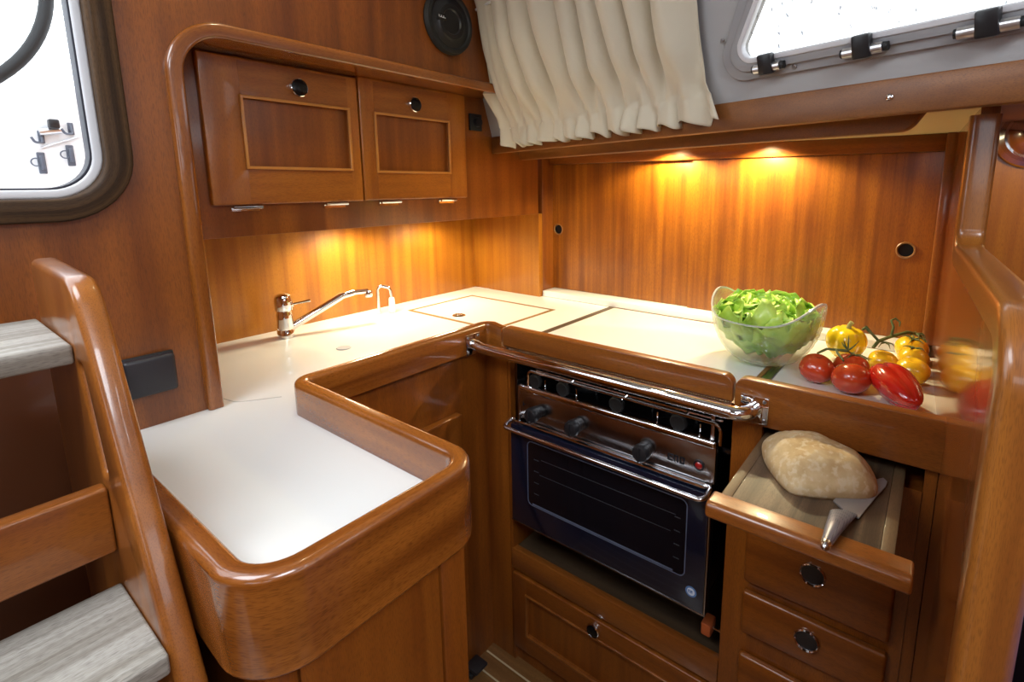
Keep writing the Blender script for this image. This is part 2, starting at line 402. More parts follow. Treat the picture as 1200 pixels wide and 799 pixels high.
# opening runs off the right edge: build the outline as one loop
loop = [(-1.3, 0), (.334, 0), (.334, .86)]+[(p.x, p.y) for p in fillet([(.334, .86), (.334, 1.556), (1.136, 1.553)], [0, .085, 0], 12)][1:]
loop += [(1.16, 1.553), (1.16, 1.62), (1.05, 1.95), (-1.3, 1.95)]
bm = plate(loop, [win], YB, YB+.022, XZ)
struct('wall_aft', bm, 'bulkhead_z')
struct('wall_aft_outside', plate(rect(-1.3, .30, 0, 1.95), [rect(-.60, .232, 1.268, 1.93, .07, 8)], YB+.036, YB+.040, XZ), 'white_gel')
# arch moulding
path = fillet([(.333, ZC+.001), (.333, 1.553), (1.138, 1.552)], [0, .082, 0], 14)
bm = sweep(BM(), path, rrect(-.013, .012, YB-.014, YB+.10, (.005, .006, .002, .002)), XZ)
struct('trim_1', bm, 'gloss_uv')
# window moulding and rings
wp = rect(-.60, .232, 1.268, 1.93, .07, 10)
bm = sweep(BM(), wp, rrect(-.030, .004, YB-.016, YB+.03, (.003, .008, .012, .003)), XZ, closed=True)
struct('trim_2', bm, 'frame_wood', label='dark wooden moulding around the cockpit window')
w1 = struct('window_1', sweep(BM(), rect(-.60, .232, 1.268, 1.93, .07, 10), rrect(.003, .017, YB+.0, YB+.035, .004), XZ, closed=True), 'frame_light')
obj('gasket', sweep(BM(), rect(-.60, .2165, 1.2835, 1.93, .057, 10), rrect(-.001, .0035, YB+.002, YB+.03, .001), XZ, closed=True), 'gasket', w1)
obj('glass', plate(rect(-.60, .232, 1.268, 1.93, .07, 10), [], YB+.028, YB+.031, XZ), 'clear_pane', w1)

# recess: back wall, side, top
struct('wall_back', B(.30, 1.44, 1.455, 1.475, 0, 1.63), 'lamplit_z', label='mahogany splashback behind the mixer tap')
struct('wall_recess', B(.30, .334, YB+.022, 1.455, .0, 1.63), 'mahogany_z')
struct('wall_return', B(1.425, 1.445, 1.13, 1.455, ZC, 1.187), 'lamplit_z')

# ------------------------------------------------------------------ cabin side (leans inward, turned in plan)
dW = V((.26840134, .96330718, 0)); aW = V((1.19448559, 1.13, 1.44065347)); bW = V((1.1577983, 1.13, 1.54956158))
uW = (bW-aW)-((bW-aW).dot(dW))*dW; uW.normalize()
nW = dW.cross(uW).normalized()
if nW.x > 0: nW = -nW      # points into the cabin
hW = V((dW.y, -dW.x, 0))   # horizontal outboard normal
def W(s, u, o=0): return aW-dW*s+uW*u+nW*o
def WH(s, z, o=0):          # vertical plane through the foot line of the cabin side
    q = aW-dW*s; return V((q.x, q.y, z))+hW*o
def Wt(x, y, h): return W(x, y, h)
wout = fillet([(.808, .026), (2.0, .022), (2.05, .212), (.912, .214)], [.040, .03, .03, .03], 8, closed=True)
wins = [(p.x, p.y) for p in fillet([(.853, .054), (2.0, .048), (2.03, .19), (.942, .19)], [.020, .02, .02, .02], 8, closed=True)]
sideo = [(.0, -.012), (2.1, -.012), (2.1, .46), (.0, .46)]
struct('wall_outboard', plate(sideo, [wins], -.02, 0, Wt), 'liner', label='pale grey lined cabin side around the portlight')
w2 = struct('window_2', plate([(p.x, p.y) for p in wout], [wins], 0, .007, Wt, bevel=.0015), 'frame_grey')
inn = fillet([(.831, .040), (2.0, .035), (2.04, .200), (.930, .202)], [.030, .02, .02, .02], 8, closed=True)
obj('inner_frame', plate([(p.x, p.y) for p in inn], [wins], .006, .012, Wt, bevel=.0012), 'frame_grey', w2)
sh = fillet([(.858, .0575), (2.0, .0515), (2.03, .186), (.940, .186)], [.02, .02, .02, .02], 8, closed=True)
obj('bright_rim', sweep(BM(), [(p.x, p.y) for p in sh], rrect(-.0055, .0035, .0, .014, .002), Wt, closed=True), 'frame_light', w2, label='bright inner rim')
obj('glass', plate(wins, [], -.012, -.008, Wt), 'pane', w2)
def wdisc(s, u, r, h0, h1): return lathe(BM(), [(0, h0), (r, h0), (r, h1*.8+h0*.2), (r*.8, h1), (0, h1)], Matrix.Translation(W(s, u))@V((0, 0, 1)).rotation_difference(nW).to_matrix().to_4x4(), 16)
for s, u in ((.840, .098), (.962, .0335), (1.42, .031)):
    sc_ = obj('screw', wdisc(s, u, .0035, .0065, .009), 'screw', w2)
for s, u, ln in ((.922, .0475, .045), (1.066, .0455, .052), (1.205, .0435, .060)):
    t = thing('window_latch', 'x', 'latch', W(s, u, .01), 'latches along the lower edge of the side window')
    M = Matrix((dW.to_4d()*-1, uW.to_4d(), nW.to_4d(), (0, 0, 0, 1))).transposed(); M.translation = W(s, u)
    for i in range(3): M[3][i] = 0
    M[3][3] = 1
    b1 = BM(); tube(b1, [W(s-ln/2, u-.006, .017), W(s+ln/2, u-.006, .017)], .0075, 16); obj('barrel', b1, 'aluminium', t)
    box(bb := BM(), -.012, .012, -.016, .016, .012, .027, .003, M=M); obj('strap', bb, 'black_plastic', t)
    b1 = BM(); tube(b1, [W(s+ln/2, u-.006, .016), W(s+ln/2+.006, u-.006, .016)], .006, 12)
    tube(b1, [W(s-ln/2, u-.006, .016), W(s-ln/2-.004, u-.006, .016)], .006, 12); each('end_plug', b1, 'black_matte', t)
LATCH = [o for o in bpy.data.objects if o.name.startswith('window_latch')]
for o, l in zip(sorted(LATCH, key=lambda q: q.name), ('black strap window latch nearest the curtain, on a silver barrel', 'middle black strap latch on the side window frame', 'black strap window latch farthest from the curtain, near the photo corner')): o['label'] = l
# shelf fascia and pelmet
def beamprof(s0_, s1_, z0, z1, o0, o1, r=.004):
    bm = BM(); t = BM(); vs = []
    M = Matrix.Identity(4)
    box(t, s0_, s1_, o0, o1, z0, z1, r)
    for v in t.verts: v.co = WH(v.co.x, v.co.z, v.co.y)
    merge(bm, t); return bm
struct('trim_3', beamprof(-.002, 1.9, 1.384, 1.434, 0, .022, .003), 'fascia_y', label='mahogany fascia board under the cabin side')
p0 = V((1.31055667, 1.12, 1.367))
def PH(s, z, o=0):
    q = p0-dW*s; return V((q.x, q.y, z))+hW*o
po = fillet([(.0, 1.3675), (1.105, 1.3685), (1.125, 1.3975), (-.0, 1.3975)], [.012, .028, 0, 0], 8, closed=True)
bm = plate([(p.x, p.y) for p in po], [], 0, .018, lambda x, y, h: PH(x, y, h), bevel=.003)
struct('trim_4', bm, 'fascia_y', label='pelmet board hiding the lamps over the sliding doors')
struct('ceiling_shelf', plate([(1.2185, 1.13), (.60, -1.0), (1.56, -1.0), (1.56, 1.13)], [], 1.398, 1.406, XY), 'cream_liner', label='cream lining under the side shelf')
for s, z in ((.055, 1.41), (1.096, 1.408)):
    n = tag(obj('snap_fastener', lathe(BM(), [(0, 0), (.0045, 0), (.0045, .002), (.003, .003), (0, .003)], AX(WH(s, z, 0), -hW), 14), 'chrome'),
        'small chrome snap stud on the fascia below the curtain' if s < .5 else 'small chrome snap stud on the fascia right of the curtain', 'fastener', 'snap studs on the fascia')
# right bulkhead (glossy) and its cap
cw = .02
def CW(x, z, h): return V((x, wallC(x)+h, z))
loop = [(p.x, p.y) for p in fillet([(1.49, .0), (.50, .0), (.50, 1.185), (1.01, 1.185), (1.01, 1.397), (1.52, 1.397)], [0, 0, .04, .03, 0, 0], 8, closed=True)]
struct('wall_right', plate(loop, [], -.022, 0, CW), 'mirror_z', label='glossy mahogany bulkhead mirroring the vegetables')
path = [(p.x, p.y) for p in fillet([(.49, .0), (.49, 1.180), (1.0, 1.180), (1.0, 1.384)], [0, .045, .04, 0], 12)]
def CW2(x, z, h): return V((x, -.02-(1.0-x)*.046+h, z))
struct('trim_5', sweep(BM(), path, rrect(-.018, .018, -.036, 0, .009), CW2), 'golden_uv', label='thick rounded mahogany edge of the right bulkhead')
# beyond the right bulkhead
struct('wall_saloon', B(1.30, 1.32, -1.0, -.045, .0, 1.385), 'lamplit_z')
struct('wall_hull', B(1.56, 1.58, -1.6, 1.5, .0, 1.397), 'cream_liner')
n = thing('wall_lamp', 'round chrome dish lamp on the wall beyond the right bulkhead', 'lamp', (1.28, -.118, 1.372))
obj('dish', lathe(BM(), [(0, .0), (.058, 0), (.061, .006), (.058, .013), (.050, .016), (.043, .011), (.039, .011), (.036, .024), (.024, .033), (.010, .036), (0, .036)], AX((1.30, -.124, 1.374), (-1, .1, 0)), 48), 'chrome', n)
obj('bulb_cap', lathe(BM(), [(0, 0), (.012, 0), (.012, .012), (.008, .018), (0, .02)], AX((1.27, -.120, 1.372), (-1, .1, 0)), 24), 'black_gloss', n)
n = thing('settee', 'blue upholstered settee beyond the right bulkhead', 'sofa', (.8, -.45, 0))
obj('cushion', B(.35, 1.25, -.85, -.135, .0, .86, .04, 4), 'blue_cloth', n)

# ------------------------------------------------------------------ overhead cupboard
YF = 1.13
wc = thing('wall_cupboard', 'mahogany wall cupboard with two panelled flap doors above the tap', 'cupboard', (.9, 1.29, 1.187))
obj('body', B(.336, 1.4245, YF, 1.454, 1.187, 1.60, .0015), 'mahogany_z', wc)
def panel_door(name, parent, x0, x1, z0, z1, ix0, ix1, iz0, iz1, y1, th, mats=('mahogany_z', 'mahogany_x', 'satin_z'), to3d=XZ, sgn=-1, label=None):
    """frame-and-panel door on plane h=y1, thickness th towards sgn"""
    a, b_ = sorted((y1, y1+sgn*th)); bm = BM()
    t = plate(rect(x0, x1, z0, z1, .004, 3), [rect(ix0, ix1, iz0, iz1, .003, 3)], a, b_, to3d, bevel=.003)
    merge(bm, t)
    d = obj(name, bm, mats[0], parent, label=label)
    a, b_ = sorted((y1+sgn*.0005, y1+sgn*th*.45))
    obj('recessed_panel', plate(rect(ix0-.002, ix1+.002, iz0-.002, iz1+.002), [], a, b_, to3d), mats[2], d)
    a, b_ = sorted((y1+sgn*(th-.0005), y1+sgn*(th+.0004)))
    for q, (zz0, zz1) in enumerate(((z0+.006, iz0-.003), (iz1+.003, z1-.006))):
        obj('rail', plate(rect(ix0, ix1, zz0, zz1), [], a, b_, to3d), mats[1], d)
    pr = [(x, h) for x, h in rrect(-.003, .003, a-(.004 if sgn < 0 else -.0), b_+(.0 if sgn < 0 else .004), .0015, 3)]
    obj('bead', sweep(BM(), rect(ix0, ix1, iz0, iz1), pr, to3d, closed=True), 'bead_gold' if mats[0] == 'door_z' else 'gloss_x', d, label='thin rounded bead around the panel')
    return d
def latch(parent, p, d, r=.019, open_=False):
    if open_:
        h = obj('handle', lathe(BM(), [(r*.86, .001), (r, .001), (r*1.02, .003), (r*.93, .0055), (r*.84, .003), (r*.84, .001)], AX(p, d), 32), 'chrome', parent)
        obj('finger_cup', lathe(BM(), [(r*.86, .003), (r*.84, .0012), (r*.6, .0005), (0, .0004)], AX(p, d), 28), 'black_plastic', h)
        b_ = BM(); M = AX(p, d); box(b_, -r*.55, r*.55, .1*r, .55*r, .0005, .003, .0012, M=M)
        return h
    h = obj('handle', lathe(BM(), [(0, 0), (r*.97, 0), (r, .003), (r*.98, .0085), (r*.90, .0095), (r*.86, .0075), (0, .0075)], AX(p, d), 32), 'chrome', parent)
    obj('button', lathe(BM(), [(r*.87, .0076), (r*.84, .009), (r*.6, .0105), (0, .0112)], AX(p, d), 28), 'black_gloss_soft', h)
    return h
dl = panel_door('door', wc, .400, .727, 1.2515, 1.535, .470, .700, 1.325, 1.462, YF, .016, mats=('door_z', 'door_x', 'satin_z'), label='left flap door')
dr = panel_door('door', wc, .731, 1.070, 1.2525, 1.540, .770, 1.005, 1.322, 1.461, YF, .016, mats=('door_z', 'door_x', 'satin_z'), label='right flap door')
latch(dl, (.586, YF-.016, 1.493), (0, -1, 0)); latch(dr, (.889, YF-.016, 1.493), (0, -1, 0))
for i, (x0, x1) in enumerate(((.437, .492), (.632, .685), (.778, .836), (.972, 1.028))):
    bm = BM(); tube(bm, [(x0, YF-.013, 1.2465), (x1, YF-.013, 1.2465)], .0035, 10); box(bm, x0, x1, YF-.003, YF-.0005, 1.238, 1.2465)
    obj('hinge', bm, 'chrome', dl if i < 2 else dr)
# lamps under cupboard
for x, lb in ((.86, 'small round lamp under the wall cupboard, nearer the mixer tap'), (1.17, 'small round lamp under the wall cupboard, over the icebox lid')):
    n = thing('puck_lamp', lb, 'lamp', (x, 1.335, 1.187), 'puck lamps under the wall cupboard')
    obj('housing', lathe(BM(), [(0, 0), (.03, 0), (.03, .0145), (0, .0145)], AX((x, 1.335, 1.173), (0, 0, 1)), 24), 'chrome', n)
    obj('lens', lathe(BM(), [(0, -.001), (.024, -.001), (.024, .001)], AX((x, 1.335, 1.173), (0, 0, 1)), 24), 'lamp_lens', n)

# dimmer + speaker + socket box
t = thing('dimmer_switch', 'small square black rotary switch right of the wall cupboard doors', 'switch', (1.125, 1.13, 1.45))
obj('plate', B(1.098, 1.146, YF-.008, YF-.0003, 1.447, 1.495, .002), 'black_matte', t)
obj('knob', lathe(BM(), [(0, 0), (.014, 0), (.013, .011), (0, .012)], AX((1.124, YF-.008, 1.471), (0, -1, 0)), 24), 'black_plastic', t)
t = thing('loudspeaker', 'round black loudspeaker on the aft bulkhead beside the curtain', 'speaker', (.937, YB, 1.61))
obj('rim', lathe(BM(), [(0, 0), (.074, 0), (.076, .006), (.072, .016), (.064, .017), (.060, .013), (.0, .013)], AX((.937, YB-.0003, 1.686), (0, -1, 0)), 48), 'black_matte', t)
obj('grille', lathe(BM(), [(.060, .013), (.045, .016), (.040, .020), (.030, .020), (.027, .0165), (.012, .0175), (0, .0178)], AX((.937, YB, 1.686), (0, -1, 0)), 48), 'black_plastic', t)
bm = BM()
for k, (w_, h_) in enumerate(((.0012, .005), (.003, .0012), (.0012, .005), (.0035, .0012), (.0012, .005), (.003, .0012))):
    x = .893+k*.0035; box(bm, x, x+w_, YB-.0225, YB-.018, 1.688, 1.688+h_)
obj('badge_lettering', bm, 'sticker_white', t)
obj('badge', B(.889, .916, YB-.0215, YB-.010, 1.682, 1.698, .001), 'black_matte', t)
t = thing('socket_box', 'rounded black socket box on the bulkhead next to the ladder', 'socket', (.245, YB, .94))
obj('cover', B(.208, .279, YB-.022, YB-.0003, .948, 1.012, .006, 3), 'charcoal', t)
obj('back_plate', B(.206, .281, YB-.008, YB-.0003, .946, 1.014, .003, 2), 'black_matte', t)

# ------------------------------------------------------------------ curtain
def curtain():
    rnd = random.Random(3)
    t = thing('curtain', 'cream gathered curtain with a frilled lower edge over the side window', 'curtain', W(.46, 0, .03))
    folds = [(rnd.uniform(0, .75), rnd.uniform(.6, 1.4)) for _ in range(40)]
    ns, nv = 420, 70
    bm = BM(); g = []
    def top(s): return .325+.02*sin(s*9)
    def wob(x, y, k): return noise.noise(V((x, y, k)))
    for i in range(ns+1):
        a = i/ns; row = []
        for j in range(nv+1):
            b_ = j/nv                      # 0 bottom .. 1 top
            gat = .135
            aw = a+.035*wob(a*5, 0, 5)
            ph = 2*pi*(9.5*aw)+.9*wob(a*4, b_*1.6, 1)*2+.5*sin(b_*3+a*8)
            ph2 = 2*pi*(17*aw)+2.2*wob(a*6, b_*1.2, 7)*2
            prg = 2*pi*(14*(a+.030*wob(a*7, 0, 9)))
            up_ = min(1, max(0, (b_-gat)/.28)); dn = min(1, max(0, (.93-b_)/.25)); e = up_*up_*(3-2*up_)
            A = (.007+.024*e*(.45+.55*dn))*(.75+.9*abs(wob(a*6, b_*.8, 2)))
            c1 = .5+.5*cos(ph)
            s = .100+a*.705
            u = -.034+b_*.385
            o = .010+A*(c1**1.0)*1.25+(.0035+.004*(1-e))*(.5+.5*cos(ph2))+.003*wob(a*25, b_*5, 4)
            s += .55*A*sin(ph)*.6
            if b_ < gat:
                q = (gat-b_)/gat; q2 = q**.8; am = 1+1.1*wob(a*9, 0, 12)
                o = o*(1-q2)+q2*(.012+.013*am*(1+cos(prg))+.003*cos(2.3*prg))
                s += q2*.012*am*sin(prg)
                u += q2*(.004*wob(a*20, 0, 21)+.009*cos(prg+.9)*(1+.8*wob(a*8, 0, 30)))
            else:
                o += .004*max(0, 1-(b_-gat)/.07)*(cos(prg))
            if a > .93 and b_ < gat+.05: s += .030*((a-.93)/.07)*(1-b_/(gat+.05))
            row.append(bm.verts.new(W(s, u, max(o, .006))))
        g.append(row)
    for i in range(ns):
        for j in range(nv): bm.faces.new((g[i][j], g[i+1][j], g[i+1][j+1], g[i][j+1]))
    n = obj('cloth', bm, 'curtain', t, ang=180)
    md = D(n).modifiers.new('thick', 'SOLIDIFY'); md.thickness = .0012; md.offset = 0
    b1 = BM(); tube(b1, [W(.05, .325, .022), W(.84, .325, .022)], .0035, 10); obj('rod', b1, 'white_plastic', t)
    b1 = BM(); tube(b1, [W(.12, .012, .010), W(.79, .012, .010)], .0025, 8); obj('lower_rod', b1, 'white_plastic', t)
curtain()

# ------------------------------------------------------------------ sliding-door locker
lk = thing('sliding_door_locker', 'locker with two sliding mahogany doors behind the worktop', 'cupboard', (1.5, .58, ZC))
bm = BM(); box(bm, 1.53, 1.55, wallC(1.5)+.02, 1.20, ZC-.04, 1.3975)
obj('back_panel', bm, 'mahogany_z', lk)
obj('sill', B(1.441, 1.53, wallC(1.5)+.006, 1.128, ZC+.0003, .909, .002), 'white_edge', lk, label='white raised sill')
obj('left_stile', B(1.446, 1.53, 1.129, 1.166, ZC+.0003, 1.3975, .003), 'mahogany_z', lk)
obj('head_rail', B(1.488, 1.53, wallC(1.5)+.006, 1.129, 1.3585, 1.3975, .002), 'mahogany_y', lk)
obj('right_stile', B(1.47, 1.53, -.016, .006, .909, 1.3975, .003), 'gloss_z', lk)
for nm, y0, y1, x0, hy, lb in (('door', .575, 1.165, 1.508, 1.104, 'left sliding door'), ('door', .006, .600, 1.496, .058, 'right sliding door')):
    hole = [(hy+.0165*cos(2*pi*k/32), 1.128+.0165*sin(2*pi*k/32)) for k in range(32)]
    d = obj('door', plate(rect(y0, y1, .910, 1.3575), [hole], x0, x0+.011, YZ), 'veneer_z', lk, label=lb)
    f = obj('finger_pull', lathe(BM(), [(.0155, .0), (.0195, 0), (.0205, .0015), (.019, .003), (.0165, .0025), (.0155, .0)], AX((x0, hy, 1.128), (-1, 0, 0)), 32), 'inlay', d)
    obj('recess', lathe(BM(), [(.016, 0), (.016, -.009), (0, -.009)], AX((x0, hy, 1.128), (-1, 0, 0)), 24), 'dark_hole', f)
for i, (y, s_) in enumerate(((.655, 0), (.385, 0))):
    # spot lamps behind the pelmet
    q = (1.432, y, 1.3915)
    n = thing('spot_lamp', ('small spot lamp behind the pelmet over the left sliding door', 'small spot lamp behind the pelmet over the right sliding door')[i], 'lamp', (q[0], y, 1.40), 'spot lamps behind the pelmet')
    obj('housing', lathe(BM(), [(.0185, 0), (.022, 0), (.022, .0025), (.0185, .0025), (.0185, 0)], AX((q[0], y, 1.3953), (0, 0, 1)), 20), 'chrome', n)
    obj('lens', lathe(BM(), [(0, -.001), (.018, -.001), (.018, .001)], AX((q[0], y, 1.3965), (0, 0, 1)), 20), 'lamp_lens', n)

# ------------------------------------------------------------------ worktop
XF = .905
_c = [(p.x, p.y) for p in fillet([(.152, YB-.001), (.152, .444), (.421, .444), (.421, .893), (.9245, .893)], [0, .050, .042, .026, 0], 10)]
loop = _c+[(.9245, .848), (1.4405, .848), (1.4405, 1.129), (1.4245, 1.129), (1.4245, 1.4545), (.3345, 1.4545), (.3345, 1.0295), (.152, 1.0295)]
tag(obj('worktop', plate(loop, [], .880, ZC, XY), 'laminate'), 'white laminate worktop round the sink and along the peninsula', 'worktop')
loop = [(.912, wallC(.912)+.001), (1.50, wallC(1.5)+.001), (1.50, .268), (.912, .268)]
tag(obj('worktop', plate([(.9165, wallC(.9165)), (1.4405, wallC(1.44)), (1.4405, .244), (.9165, .244)], [], .880, ZC, XY), 'laminate'), 'white laminate worktop end under the tomatoes and peppers', 'worktop')
tag(obj('steel_strip', B(.9165, 1.4405, .246, .2635, .880, ZC+.0006, .0004), 'satin_steel'), 'narrow polished steel strip let into the worktop beneath the bowl', 'strip')
# stove cover lid
lid = thing('cooker_cover', 'white hinged lid over the cooker with wooden front edge', 'lid', (1.17, .55, .866))
obj('panel', B(.916, 1.437, .275, .826, .868, ZC, .001), 'laminate', lid)
obj('side_strip', B(.916, 1.437, .8265, .8465, .868, ZC+.0002, .001), 'walnut_x', lid, label='brown edge strip on the left')
obj('side_strip', B(.916, 1.437, .2655, .2745, .868, ZC+.0002, .001), 'inlay', lid, label='brown edge strip on the right')
obj('side_strip', B(1.4375, 1.4405, .2655, .8465, .868, ZC+.0002, .0008), 'inlay', lid)
fo = [(p.x, p.y) for p in fillet([(.2665, .900), (.8245, .900), (.8245, .948), (.2665, .948)], [.002, .002, .012, .020], 8, closed=True)]
obj('front_edge', plate(fo, [], .893, .9155, YZ, bevel=.0022), 'gloss_y', lid, label='mahogany front edge')
n = 0
bm = BM(); box(bm, .8975, .906, .268, .823, .8965, .8998)
for k in range(110): box(bm, .8945, .8978, .270+k*.005, .2725+k*.005, .8965, .8998)
obj('hinge', bm, 'satin_steel', lid)
# icebox lid
il = thing('icebox_lid', 'white square lid with brown border set in the worktop corner', 'lid', (1.155, 1.157, ZC))
obj('border', plate(rect(1.010, 1.300, .965, 1.348), [rect(1.022, 1.288, .977, 1.336)], ZC+.0001, ZC+.0009, XY), 'inlay_gold', il)
obj('panel', plate(rect(1.0222, 1.2878, .9772, 1.3358), [], ZC+.0001, ZC+.0007, XY), 'laminate', il)
rp = obj('ring_pull', lathe(BM(), [(.0, .001), (.017, .001), (.019, .002), (.0205, .001), (.021, .0007)], AX((1.065, 1.165, ZC), (0, 0, 1)), 32), 'chrome', il)
b1 = BM(); tube(b1, [(1.065+.012*cos(a), 1.165+.012*sin(a), ZC+.003) for a in [2*pi*k/24 for k in range(25)]], .0018, 8, cap=False); box(b1, 1.062, 1.068, 1.150, 1.180, ZC+.002, ZC+.0045, .001)
obj('pull_bar', b1, 'inlay', rp)
# sink cover seam
pth = fillet([(.345, 1.155), (.372, 1.03), (.372, .985), (.80, .975), (.99, .975)], [.0, .03, .03, 0, 0], 8)
pth = fillet([(.340, 1.165), (.366, 1.02), (.43, .977)], [0, .03, 0], 10)
tag(obj('sink_cover_seam', sweep(BM(), pth, [(-.0011, ZC-.0002), (.0011, ZC-.0002), (.0011, ZC+.0005), (-.0011, ZC+.0005)], XY), 'seam'), 'fine curved joint line of the sink cover in the white worktop', 'seam')
tag(obj('drain_cap', lathe(BM(), [(0, .0002), (.017, .0002), (.018, .001), (.016, .0025), (.0, .003)], AX((.669, 1.156, ZC), (0, 0, 1)), 32), 'grey_plug'), 'small round grey cap in the worktop before the mixer tap', 'plug')

# fiddles
def fprof(zb, w=.026):
    return [(x, z) for x, z in rrect(-w/2, w/2, zb, .948, (.003, .003, .009, .009), 5)]
pth = fillet([(.152, YB-.001), (.152, .444), (.421, .444), (.421, .893), (.911, .893), (.911, .833)], [0, .050, .042, .026, .022, 0], 10)
def fp(i, t):
    p = pth[i]
    zb = .842 if (p.x < .43 and p.y < .84) else .8805
    if .84 <= p.y and p.x < .43 and p.x > .3: zb = .862
    top = .948
    if i == len(pth)-1: top = .941
    return [(x, z if z < .9 else z-(.948-top)) for x, z in rrect(-.013, .013, zb, .948, (.004, .004, .009, .009), 5)]
tag(obj('worktop_fiddle', sweep(BM(), pth, fp, XY), 'gloss_uv'), 'continuous rounded mahogany raised edge around the peninsula and sink front', 'edging')
fo = [(p.x, p.y) for p in fillet([(wallC(.9)-.004, .868), (.2625, .868), (.2625, .949), (wallC(.9)-.004, .949)], [0, .006, .020, 0], 8, closed=True)]
tag(obj('worktop_fiddle', plate(fo, [], .893, .916, YZ, bevel=.0022), 'gloss_y'), 'short straight mahogany raised edge in front of the vegetables', 'edging')

# ------------------------------------------------------------------ base units
pc = thing('peninsula_cabinet', 'mahogany cabinet carrying the peninsula beside the ladder', 'cabinet', (.29, .74, 0))
obj('body', B(.1665, .405, .462, 1.029, 0, .8795), 'mahogany_z', pc)
obj('end_panel', B(.192, .366, .455, .463, .0, .8415), 'mahogany_z', pc)
obj('corner_post', B(.369, .410, .453, .50, .0, .8415, .004), 'mahogany_z', pc)
obj('corner_post', B(.160, .189, .455, .50, .0, .8415, .003), 'mahogany_z', pc)
sc1 = thing('sink_cabinet', 'mahogany base cabinet under the sink worktop, in the corner', 'cabinet', (.67, 1.17, 0))
bm = BM(); box(bm, .411, .905, .896, 1.4545, 0, .8795); box(bm, .905, 1.4245, .850, 1.4545, 0, .8795); box(bm, .905, 1.4245, .822, .850, 0, .866)
obj('body', bm, 'mahogany_z', sc1)
sd = panel_door('door', sc1, .46, .800, .185, .742, .52, .745, .24, .68, .896, .020, mats=('mahogany_z', 'mahogany_x', 'satin_z'))
latch(sd, (.772, .876, .655), (0, -1, 0), .013)
t = thing('foot_pump', 'small dark grey foot pump pedal on the cabin sole', 'pedal', (.80, .87, 0))
obj('base', B(.785, .835, .862, .893, .001, .012, .003), 'black_matte', t)
box(b1 := BM(), .788, .832, .846, .890, .020, .030, .004); tube(b1, [(.81, .885, .010), (.81, .880, .022)], .006, 8); obj('pedal', b1, 'charcoal', t)
# stove locker
sl = thing('stove_locker', 'low mahogany locker with a panelled drop door beneath the cooker', 'cabinet', (1.17, .54, 0))
bm = BM(); box(bm, .915, 1.44, .267, .818, 0, .325); box(bm, 1.43, 1.44, .267, .818, .325, .855)
obj('body', bm, 'mahogany_z', sl)
obj('front_sill', B(.903, .922, .267, .818, .284, .343, .002), 'gloss_y', sl)
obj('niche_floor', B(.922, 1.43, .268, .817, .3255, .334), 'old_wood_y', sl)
obj('left_post', B(.905, .922, .812, .820, .0, .855), 'mahogany_z', sl)
ld = panel_door('door', sl, .282, .812, .050, .276, .325, .765, .105, .228, .915, .016, to3d=lambda x, y, h: V((h, x, y)), mats=('mahogany_z', 'mahogany_y', 'satin_z'))
latch(ld, (.899, .556, .250), (-1, 0, 0), .017)
t = thing('catch', 'small orange rubber catch on a steel arm below the cooker', 'catch', (.955, .30, .343))
obj('block', B(.925, .960, .292, .313, .362, .390, .004), 'rubber_orange', t)
b1 = BM(); tube(b1, fillet([(.94, .293, .378), (.94, .274, .378), (.94, .272, .336)], [0, .006, 0], 5), .003, 8); obj('arm', b1, 'chrome', t)
# drawer unit
du = thing('drawer_cabinet', 'mahogany drawer stack with a pulled out chopping board', 'cabinet', (1.17, .12, 0))
bm = BM(); box(bm, .905, 1.44, -.020, .266, 0, .826); box(bm, .905, .9095, .215, .2665, .826, .868); box(bm, .917, 1.44, .2155, .2655, .826, .8795)
obj('body', bm, 'mahogany_z', du)
obj('side_filler', B(.908, .916, wallC(.9)+.001, -.0205, 0, .867), 'mahogany_z', du)
for z0, z1, hz in ((.557, .672, .624), (.448, .536, .494), (.30, .400, .36)):
    d = obj('drawer', B(.889, .9045, -.003, .226, z0, z1, .006, 3), 'mahogany_y', du)
    latch(d, (.889, .113, hz+.004), (-1, 0, 0), .0205, True)
cb = obj('chopping_board', B(.683, 1.05, .018, .198, .828, .8455, .001), 'walnut_x', du, label='grey brown chopping board slid out of the cabinet')
obj('end_strip', B(.683, 1.05, .003, .0178, .8275, .8456, .001), 'walnut_y', cb)
obj('end_strip', B(.683, 1.05, .1982, .213, .8275, .8456, .001), 'walnut_y', cb)
rail = [(p.x, p.y) for p in fillet([(.647, .827), (.684, .827), (.684, .851), (.647, .851)], [.007, .003, .003, .010], 8, closed=True)]
bm = plate(rail, [], -.017, .222, lambda x, y, h: V((x, h, y)), bevel=.004)
obj('front_rail', bm, 'gloss_y', cb, label='rounded mahogany front rail')

